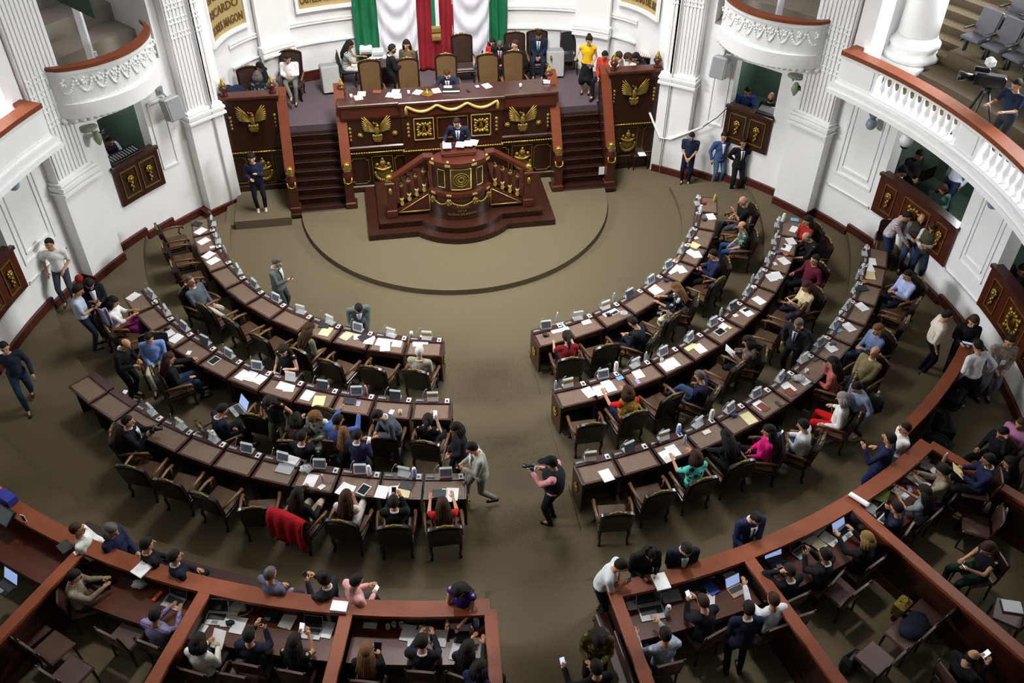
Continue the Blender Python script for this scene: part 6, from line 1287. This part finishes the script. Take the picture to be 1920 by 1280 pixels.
put(ZP, [('q', 696, 1163, 85), ('b', 616, 1155), ('b', 651, 1158), ('C', 727, 1172), ('C', 738, 1168), ('C', 752, 1168), ('c', 737, 1158), ('L', 723, 1158), ('r', 652, 1176), ('q', 765, 1186, 80), ('p', 778, 1196, 90), ('q', 795, 1188, 82), ('q', 825, 1196, 84), ('p', 860, 1165, 80), ('p', 870, 1180, 84), ('k', 866, 1194, 92, 'blue closed tablet case'), ('p', 858, 1222, 80), ('u', 893, 1168), ('J', 884, 1182), ('V', 815, 1150, 86), ('L', 775, 1160)], LP[2])
put(ZR, [('V', 637, 1140, 84)], 'rail between two left press boxes'); put(ZR, [('S', 268, 1066, 60)], 'rail of third left press box'); put(ZR, [('k', 122, 1025, 50), ('n', 146, 1034, 50, 'small white box')], 'rail by white-shirted seated man')
put(ZP, [('p', 1186, 1128, 100), ('l', 1258, 1117, 102), ('w', 1252, 1146), ('Z', 1334, 1104, 125), ('T', 1332, 1080), ('p', 1365, 1073, 115), ('L', 1345, 1090), ('p', 1328, 1122, 80)], LP[3]); put(ZR, [('S', 1239, 1091, 105)], 'rail before the curly-haired woman')
put(ZP, [('x', 1532, 1018, 130), ('p', 1512, 1006, 130), ('V', 1531, 993, 130), ('p', 1554, 1010, 135), ('k', 1440, 1030, 110), ('x', 1440, 1025, 80), ('p', 1501, 1003, 120)], LP[4])
put(ZP, [('g', 1731, 866, 90, 'pink and white plastic bag'), ('g', 1712, 868), ('V', 1750, 858, 140), ('p', 1742, 875, 140), ('m', 1738, 885, 20), ('q', 1716, 897, 130), ('q', 1727, 905, 130), ('C', 1700, 876), ('c', 1683, 890), ('E', 1680, 893), ('g', 1667, 903), ('D', 1652, 928, 150), ('L', 1662, 905), ('Y', 1675, 907, 30), ('p', 1689, 923, 130), ('P', 1705, 916), ('p', 1637, 955, 130), ('F', 1607, 962), ('F', 1612, 950, 90, 'small bright pink wrapping'), ('g', 1618, 945), ('H', 1655, 950)], LP[5])
put(ZR, [('W', 1610, 938, 135)], 'rail of the far right press box'); put(ZR, [('J', 1772, 858)], 'partition rail before the yellow papers')
# rostrum top
put(2.805, [('q', 678, 176, 95), ('p', 672, 183, 110), ('R', 707, 172), ('p', 732, 178, 80), ('p', 742, 172, 90), ('p', 745, 180, 100), ('q', 783, 173, 70), ('p', 818, 170, 110), ('p', 840, 165, 95), ('m', 878, 170, 120), ('n', 895, 162, 110), ('p', 913, 161, 120), ('c', 658, 177), ('c', 766, 170), ('c', 976, 157)], 'rostrum top')
p = at(801, 176, 2.8); t = thing('brass_tray', 'round brass tray with a bell on the rostrum top', 'tray', p); b = MB(); b.lathe([(.15, 0), (.17, .02), (.15, .012)], 20); part(t, 'tray', b, gold); b = MB(); b.lathe([(.04, .01), (.03, .06), (.01, .08), (.01, .14)], 12); part(t, 'bell', b, goldbr)
p = at(846, 172, 2.8); t = thing('display_monitor', 'flat monitor lit at edge before the presiding man', 'monitor', p, RAD(-6)); b = MB(); b.box((0, 0, .03), (.46, .2, .05), Matrix.Rotation(RAD(20), 4, 'X'), 0, .01); part(t, 'case', b, black); b = MB(); b.box((0, -.08, .05), (.44, .05, .012)); part(t, 'lit_strip', b, screenw)
p = at(1025, 156, 2.8); t = thing('timer_panel', 'small lit timer panel at right end of the rostrum', 'panel', p, RAD(-8)); b = MB(); b.box((0, 0, .04), (.22, .1, .08), None, 0, .01); part(t, 'case', b, black); b = MB(); b.box((0, -.052, .045), (.18, .004, .05)); b.box((0, 0, .082), (.19, .07, .004)); part(t, 'display', b, screenw)
put(2.36, [('p', 838, 273, 95), ('m', 850, 272, 92), ('p', 863, 271, 85), ('p', 878, 269, 88), ('p', 888, 267, 80)], 'podium lectern')
# ================================================================ OTHER FURNITURE AND OBJECTS
t = thing('side_desk', 'dark desk with printers before the striped-top woman on dais', 'desk', at(712, 120, 2.6)-Vector((0, 0, .7)), RAD(-4)); b = MB(); b.box((0, 0, .7), (1.15, .55, .05)); part(t, 'desk_top', b, wood); b = MB(); b.box((0, .2, .35), (1.1, .04, .68)); b.box((-.52, 0, .35), (.04, .5, .68)); b.box((.52, 0, .35), (.04, .5, .68)); part(t, 'frame', b, wood)
for px, py, w_, m, lb in ((686, 93, .36, white, 'white printer on the dais side desk, left one'), (708, 98, .34, mat('printer_grey', '#c6cac2', .5), 'pale grey printer on the dais side desk, right one')):
    p = at(px, py, 2.72); t = thing('printer', lb, 'printer', (p.x, p.y, 2.625), RAD(-4)); b = MB(); b.box((0, 0, .09), (w_, .3, .18), None, 0, .02); part(t, 'body', b, m); b = MB(); b.box((0, -.155, .06), (w_*.8, .01, .06)); part(t, 'paper_slot', b, gray)
put(2.63, [('p', 700, 108, 60), ('p', 712, 106, 40)], 'dais side desk')
p = at(1068, 100, 2.5); c = side_chair('side_chair', 'empty black chair with high back right of floor loudspeaker, dais', blackcloth, blackcloth, 'dark side chairs', 1.15); c.location = (p.x, p.y, 1.9); c.rotation_euler = (0, 0, PI)
for px, py, lb in ((1183, 283, 'dark leather side chair left of the chair with paper'), (1200, 283, 'dark leather side chair with white paper, right of stairs'), (462, 285, 'dark chair behind the signing woman on left step')):
    p = at(px-0, py, .5 if px > 1000 else .7); z = 0 if px > 1000 else .25
    if px == 1183: p = at(1165, 283, .5)
    c = side_chair('side_chair', lb, darkleather, darkleather, 'dark side chairs'); c.location = (p.x, p.y, z); c.rotation_euler = (0, 0, PI)
put(.485, [('p', 1203, 288, 100)], 'side chair right of stairs')
p = at(1192, 85, 2.9); t = thing('placard', 'white and pink triangular placard leaning by right dais wall', 'placard', (p.x, p.y, 2.35), RAD(-50)); b = MB(); b.prism([(-.3, 0), (.3, 0), (.1, .75)], -.015, .015, YZ); part(t, 'board', b, mat('placard_face', '#cfc8d2', .7, pat=('spot', 5, '#b85a78')))
p = at(1215, 96, 2.9); t = thing('gift_box', 'dark box with red and white striped top, right dais corner', 'box', (p.x, p.y, 2.4), RAD(-30)); b = MB(); b.box((0, 0, .2), (.5, .4, .4), None, 0, .02); part(t, 'box', b, black); b = MB(); b.box((0, 0, .42), (.52, .42, .05), None, 0, .01); part(t, 'lid', b, mat('striped_lid', '#d98f80', .6, pat=('vstripe', 5, '#e9dcd2')))
p = at(898, 85, 2.5); t = thing('flower_arrangement', 'table with flowers and gifts before right white drapery', 'flowers', (p.x, p.y, 1.9)); b = MB(); b.box((0, 0, .45), (.5, .4, .5)); part(t, 'table', b, black)
for nm, m, n_, zc, s_ in (('leaves', mat('leaf', '#2c5138', .7), 26, .78, .06), ('petals', mat('petal_pink', '#d0547c', .7), 9, .86, .045), ('gift', mat('gift_red', '#d84a4a', .6), 3, .74, .07)):
    b = MB()
    for i in range(n_): b.ell((.18*math.cos(i*2.4)*(.4+.6*(i % 3)/2), .12*math.sin(i*2.4), zc+.1*math.sin(i*1.7)), (s_, s_*.7, s_), None, 7, 5)
    part(t, nm, b, m)
p = at(432, 150, 2.9); t = thing('dark_coat', 'navy coat and pale bag heaped at the far left dais corner', 'coat', (p.x, p.y, 2.3)); b = MB(); b.ell((0, 0, .2), (.32, .2, .25), None, 16, 10, lambda d: 1+.15*math.sin(7*d.x+5*d.z)); part(t, 'coat', b, fab('#1e2740')); b = MB(); b.ell((.15, -.2, .1), (.14, .1, .2), None, 12, 8); part(t, 'bag', b, fab('#b5b09c'))
p = at(1128, 320, .6); t = thing('notice', 'white notice hanging on newel of the right rostrum stairs', 'paper', p); b = MB(); b.box((0, 0, 0), (.16, .01, .24)); part(t, 'sheet', b, paper)
# bench under those seated along the left press wall
t = thing('bench', 'long wooden bench along outside of the left press wall', 'bench', pol(12.95, -28, .55)); b = MB(); b.arc(12.72, 13.18, .98, 1.03, -37, -14.5, (0, 0)); part(t, 'seat', locv(b, t), wood); b = MB(); b.arc(12.8, 12.86, .55, .98, -37, -14.5, (0, 0)); part(t, 'front', locv(b, t), wood)
# red cloth over a chair, jackets
c = CH['3L', 3]; t = thing('red_shawl', 'bright red shawl over a chair back in back left row', 'shawl', c.location, c.rotation_euler.z); P_ = []
for j, (y, z) in enumerate(((-.24, .86), (-.27, .98), (-.33, 1.1), (-.42, 1.1), (-.46, .96), (-.47, .82), (-.46, .68), (-.45, .54), (-.44, .42))):
    P_.append([(-.36+.72*i/12, y-(.025*math.sin(i*1.7+j*.3) if j > 3 else 0), z-.05*((i-6)/6)**2+(.05*math.sin(i*.9) if j == 8 else 0)) for i in range(13)])
b = MB(); b.sheet(P_, None, .02); part(t, 'cloth', b, fab('#a31420'))
t = thing('shoulder_bag', 'cream shoulder bag with dark pattern on front right row chair', 'bag', at(1243, 602, .7)); b = MB(); b.box((0, 0, 0), (.28, .12, .3), None, RAD(30), .04); part(t, 'bag', b, mat('cream_bag', '#d8d0b8', .7, pat=('spot', 8, '#6f6440'))); b = MB(); b.tube([(-.08, 0, .14), (-.05, 0, .3), (.05, 0, .3), (.08, 0, .14)], .01, 5); part(t, 'strap', b, mat('cream_bag'))
b_ = TABH[0]; t = thing('tablet', 'tablet with bright blue screen held by woman in black', 'tablet', b_+Vector((0, 0, .03)), RAD(150)); b = MB(); X = Matrix.Rotation(RAD(25), 4, 'X'); b.box((0, 0, 0), (.27, .2, .012), X, 0, .004); part(t, 'case', b, black); b = MB(); b.box((0, 0, .008), (.25, .18, .003), X); part(t, 'display', b, screen)
# press chairs standing empty
EX = [(55, 1185, 55, 'empty leather chair left of beige-shirted man, dark left box'), (100, 1215, 60, 'empty dark leather chair behind the beige-shirted man'), (240, 1190, 65, 'empty pale-seated leather chair between two press men'), (135, 1262, 62, 'empty pale-seated chair at bottom left of the photo'), (460, 1262, 80, 'empty leather chair behind the navy-jacketed man'),
      (1745, 1145, 130, 'empty brown chair beside the right partition, nearest it'), (1695, 1190, 128, 'empty chair with dark coat on it, right box'), (1640, 1235, 128, 'empty brown chair with black bag leaning beside it'), (1475, 1155, 110, 'empty leather chair behind person touching head'), (1890, 1150, 150, 'dark chair with white paper at right photo edge'), (1830, 985, 160, 'leather chair under three white folded papers, dark right box'), (1575, 1110, 125, 'empty leather chair behind blond woman, right box')]
for px, py, dr, lb in EX: p = at(px, py, 1.0); dup(side0[0], (p.x, p.y, .55), RAD(dr-90-9.9), lb)
p = at(1712, 1180, 1.0); t = thing('coat', 'dark coat lying over an empty chair, right press box', 'coat', (p.x, p.y, 1.02), RAD(30)); b = MB(); b.ell((0, 0, .06), (.3, .2, .08), None, 18, 10, lambda d: 1+.12*math.sin(8*d.x+4*d.y)); part(t, 'cloth', b, fab('#1d2231'))
p = at(1600, 1235, .8); t = thing('handbag', 'black handbag on floor beside empty brown chair', 'handbag', (p.x, p.y, .55)); b = MB(); b.box((0, 0, .17), (.36, .2, .34), None, RAD(20), .06); part(t, 'bag', b, black); b = MB(); b.tube([(-.1, 0, .32), (-.06, 0, .46), (.06, 0, .46), (.1, 0, .32)], .014, 6); part(t, 'handle', b, black)
put(1.03, [('S', 1897, 1138, 170)], 'chair at right photo edge')
for k, (px, py) in enumerate(((1848, 958), (1866, 965), (1884, 968))): 
    p = at(px, py, 1.1); t = thing('paper_cone', '%s of three white folded papers standing in dark box' % ('left', 'middle', 'right')[k] if k != 1 else 'middle one of three white folded papers standing in dark box', 'folded paper', (p.x, p.y, 1.02), k*.6); b = MB(); b.sheet([[(-.09, 0, 0), (0, .03, 0), (.09, 0, 0)], [(-.03, .02, .3), (0, .03, .32), (.05, .02, .28)]], None, .006); part(t, 'sheet', b, paper)
# camera gear behind the right railing
for k, (px, py, lb) in enumerate(((1790, 745, 'black camera bag behind rail below leaning man'), (1770, 800, 'dark equipment case behind the rail, near yellow light'), (1825, 720, 'black kit bag behind rail, beside patterned-shirt man'), (1755, 835, 'black tripod bag behind rail by press desk corner'))):
    p = at(px, py, .75); t = thing('equipment_bag', lb, 'bag', (p.x, p.y, .55), RAD(40+30*k), 'bags behind the right rail'); b = MB(); b.box((0, 0, .2), (.55, .32, .4), None, 0, .08); part(t, 'bag', b, blackcloth); b = MB(); b.tube([(-.2, 0, .38), (-.1, 0, .5), (.1, 0, .5), (.2, 0, .38)], .015, 5); b.box((0, -.17, .18), (.3, .04, .2), None, 0, .02); part(t, 'pocket_and_handle', b, black)
p = at(432, 1150, ZP); t = thing('power_cord', 'bright yellow power cord coiled among bags on left press desk', 'cord', (p.x, p.y, ZP)); b = MB(); b.tube([(.14*math.cos(i*.9)*(.4+i*.05)+.02*i-.1, .08*math.sin(i*.9)*(.4+i*.05), .012) for i in range(16)], .007, 5); part(t, 'cord', b, mat('cord_yellow', '#d9c02c', .5)); b = MB(); b.box((.18, .02, .02), (.06, .04, .03), None, 0, .006); part(t, 'plug', b, mat('cord_yellow'))
p = at(8, 950, 1.75); t = thing('control_monitor', 'grey slanted monitor at left edge by the rail', 'monitor', (p.x, p.y, 1.5), RAD(-40)); b = MB(); X = Matrix.Rotation(RAD(35), 4, 'X'); b.box((0, 0, .12), (.4, .28, .05), X, 0, .01); b.box((0, 0, .04), (.2, .14, .08)); part(t, 'case', b, black); b = MB(); b.box((0, 0, .147), (.36, .24, .004), X); part(t, 'display', b, mat('dim_display'))
p = at(8, 925, 1.8); t = thing('blue_crate', 'blue box with red end at left photo edge', 'box', (p.x, p.y, 1.62), RAD(-40)); b = MB(); b.box((0, 0, .08), (.34, .18, .15), None, 0, .01); part(t, 'box', b, mat('crate_blue', '#27308c', .5)); b = MB(); b.box((-.2, 0, .08), (.1, .17, .14), None, 0, .01); part(t, 'red_end', b, mat('gift_red'))
p = at(48, 978, ZR); t = thing('phone_holder', 'small white-framed phone on stand, left press rail', 'phone', (p.x, p.y, ZR), RAD(-30)); b = MB(); b.box((0, 0, .1), (.09, .012, .16), None, 0, .004); b.box((0, 0, .01), (.04, .04, .02)); part(t, 'frame', b, white); b = MB(); b.box((0, -.008, .1), (.07, .004, .135)); part(t, 'display', b, screend)
p = at(1700, 1118, 1.1); t = thing('carrier_bag', 'yellowish carrier bag standing by the partition, right press box', 'bag', (p.x, p.y, .6)); b = MB(); b.box((0, 0, .2), (.3, .2, .36), None, RAD(30), .06); part(t, 'bag', b, mat('ochre_bag', '#8f7a2c', .6)); b = MB(); b.tube([(-.08, 0, .36), (-.05, 0, .46), (.05, 0, .46), (.08, 0, .36)], .01, 5); part(t, 'handle', b, mat('ochre_bag'))
p = at(1643, 492, .9); t = thing('wooden_stool', 'empty dark wooden chair beyond the end of back right row', 'chair', (0, 0, 0)); bpy.data.objects.remove(t); dup(arm0, (p.x+.55, p.y+.55, .45), RAD(150), 'gilt-crested leather armchair standing beyond far end of back right row')
# tv camera on the right gallery
p = at(1850, 165, 5.4); t = thing('tv_camera', 'black television camera on tripod behind right gallery rail', 'camera', (p.x, p.y, 4.22), RAD(60))
b = MB(); b.box((0, 0, 1.35), (.22, .6, .26), None, 0, .03); b.box((0, .2, 1.55), (.1, .3, .1), None, 0, .02); part(t, 'body', b, black); b = MB(); b.lathe([(.08, 0), (.09, .2), (.11, .3)], 14, (0, 0, 0), Matrix.Translation((0, .3, 1.35)) @ Matrix.Rotation(-PI/2, 4, 'X')); part(t, 'lens', b, black)
b = MB()
for i in range(3): a = 2*PI*i/3; b.tube([(.04*math.cos(a), .04*math.sin(a), 1.2), (.5*math.cos(a), .5*math.sin(a), 0)], .03, 6)
b.lathe([(.09, 1.1), (.1, 1.22)], 10); part(t, 'tripod', b, black); b = MB(); b.box((.0, .1, 1.72), (.2, .16, .2), None, .4, .05); part(t, 'white_cover', b, white)
put(3.62 if False else 2.45, [('p', 1447, 205, 80), ('m', 1412, 200, 60)], 'right booth ledge')
for px, py, lb, s_ in ((228, 285, 'dark mixing desk on the left booth ledge', 1), (1440, 208, 'small dark laptop on right booth ledge', .6)):
    p = atcyl(px, py, 10.75); t = thing('mixing_desk' if s_ == 1 else 'small_laptop', lb, 'equipment', (p.x, p.y, 2.45), RAD(48 if px < 500 else -49)); b = MB(); X = Matrix.Rotation(RAD(12), 4, 'X'); b.box((0, 0, .04), (.9*s_, .35, .07), X, 0, .01); part(t, 'case', b, black); b = MB()
    for i in range(10): b.box((-.36*s_+.08*s_*i, 0, .08), (.03, .2, .015), X)
    part(t, 'faders', b, gray)
# numbering of look-alikes on one desk, left to right as seen
groups = {}
for it in ITEMS: groups.setdefault((it[1], it[2]), []).append(it)
for (lb, pl), L in groups.items():
    L.sort(key=lambda q: q[3]); n = len(L)
    for i, it in enumerate(L):
        pre = '' if n == 1 else ('left ' if i == 0 else 'right ') if n == 2 else ('leftmost ' if i == 0 else 'rightmost ' if i == n-1 else ORD[i]+'-from-left ')
        it[0]['label'] = (pre+lb+' on '+pl)
        it[0]['group'] = lb+'s'

finish_people()
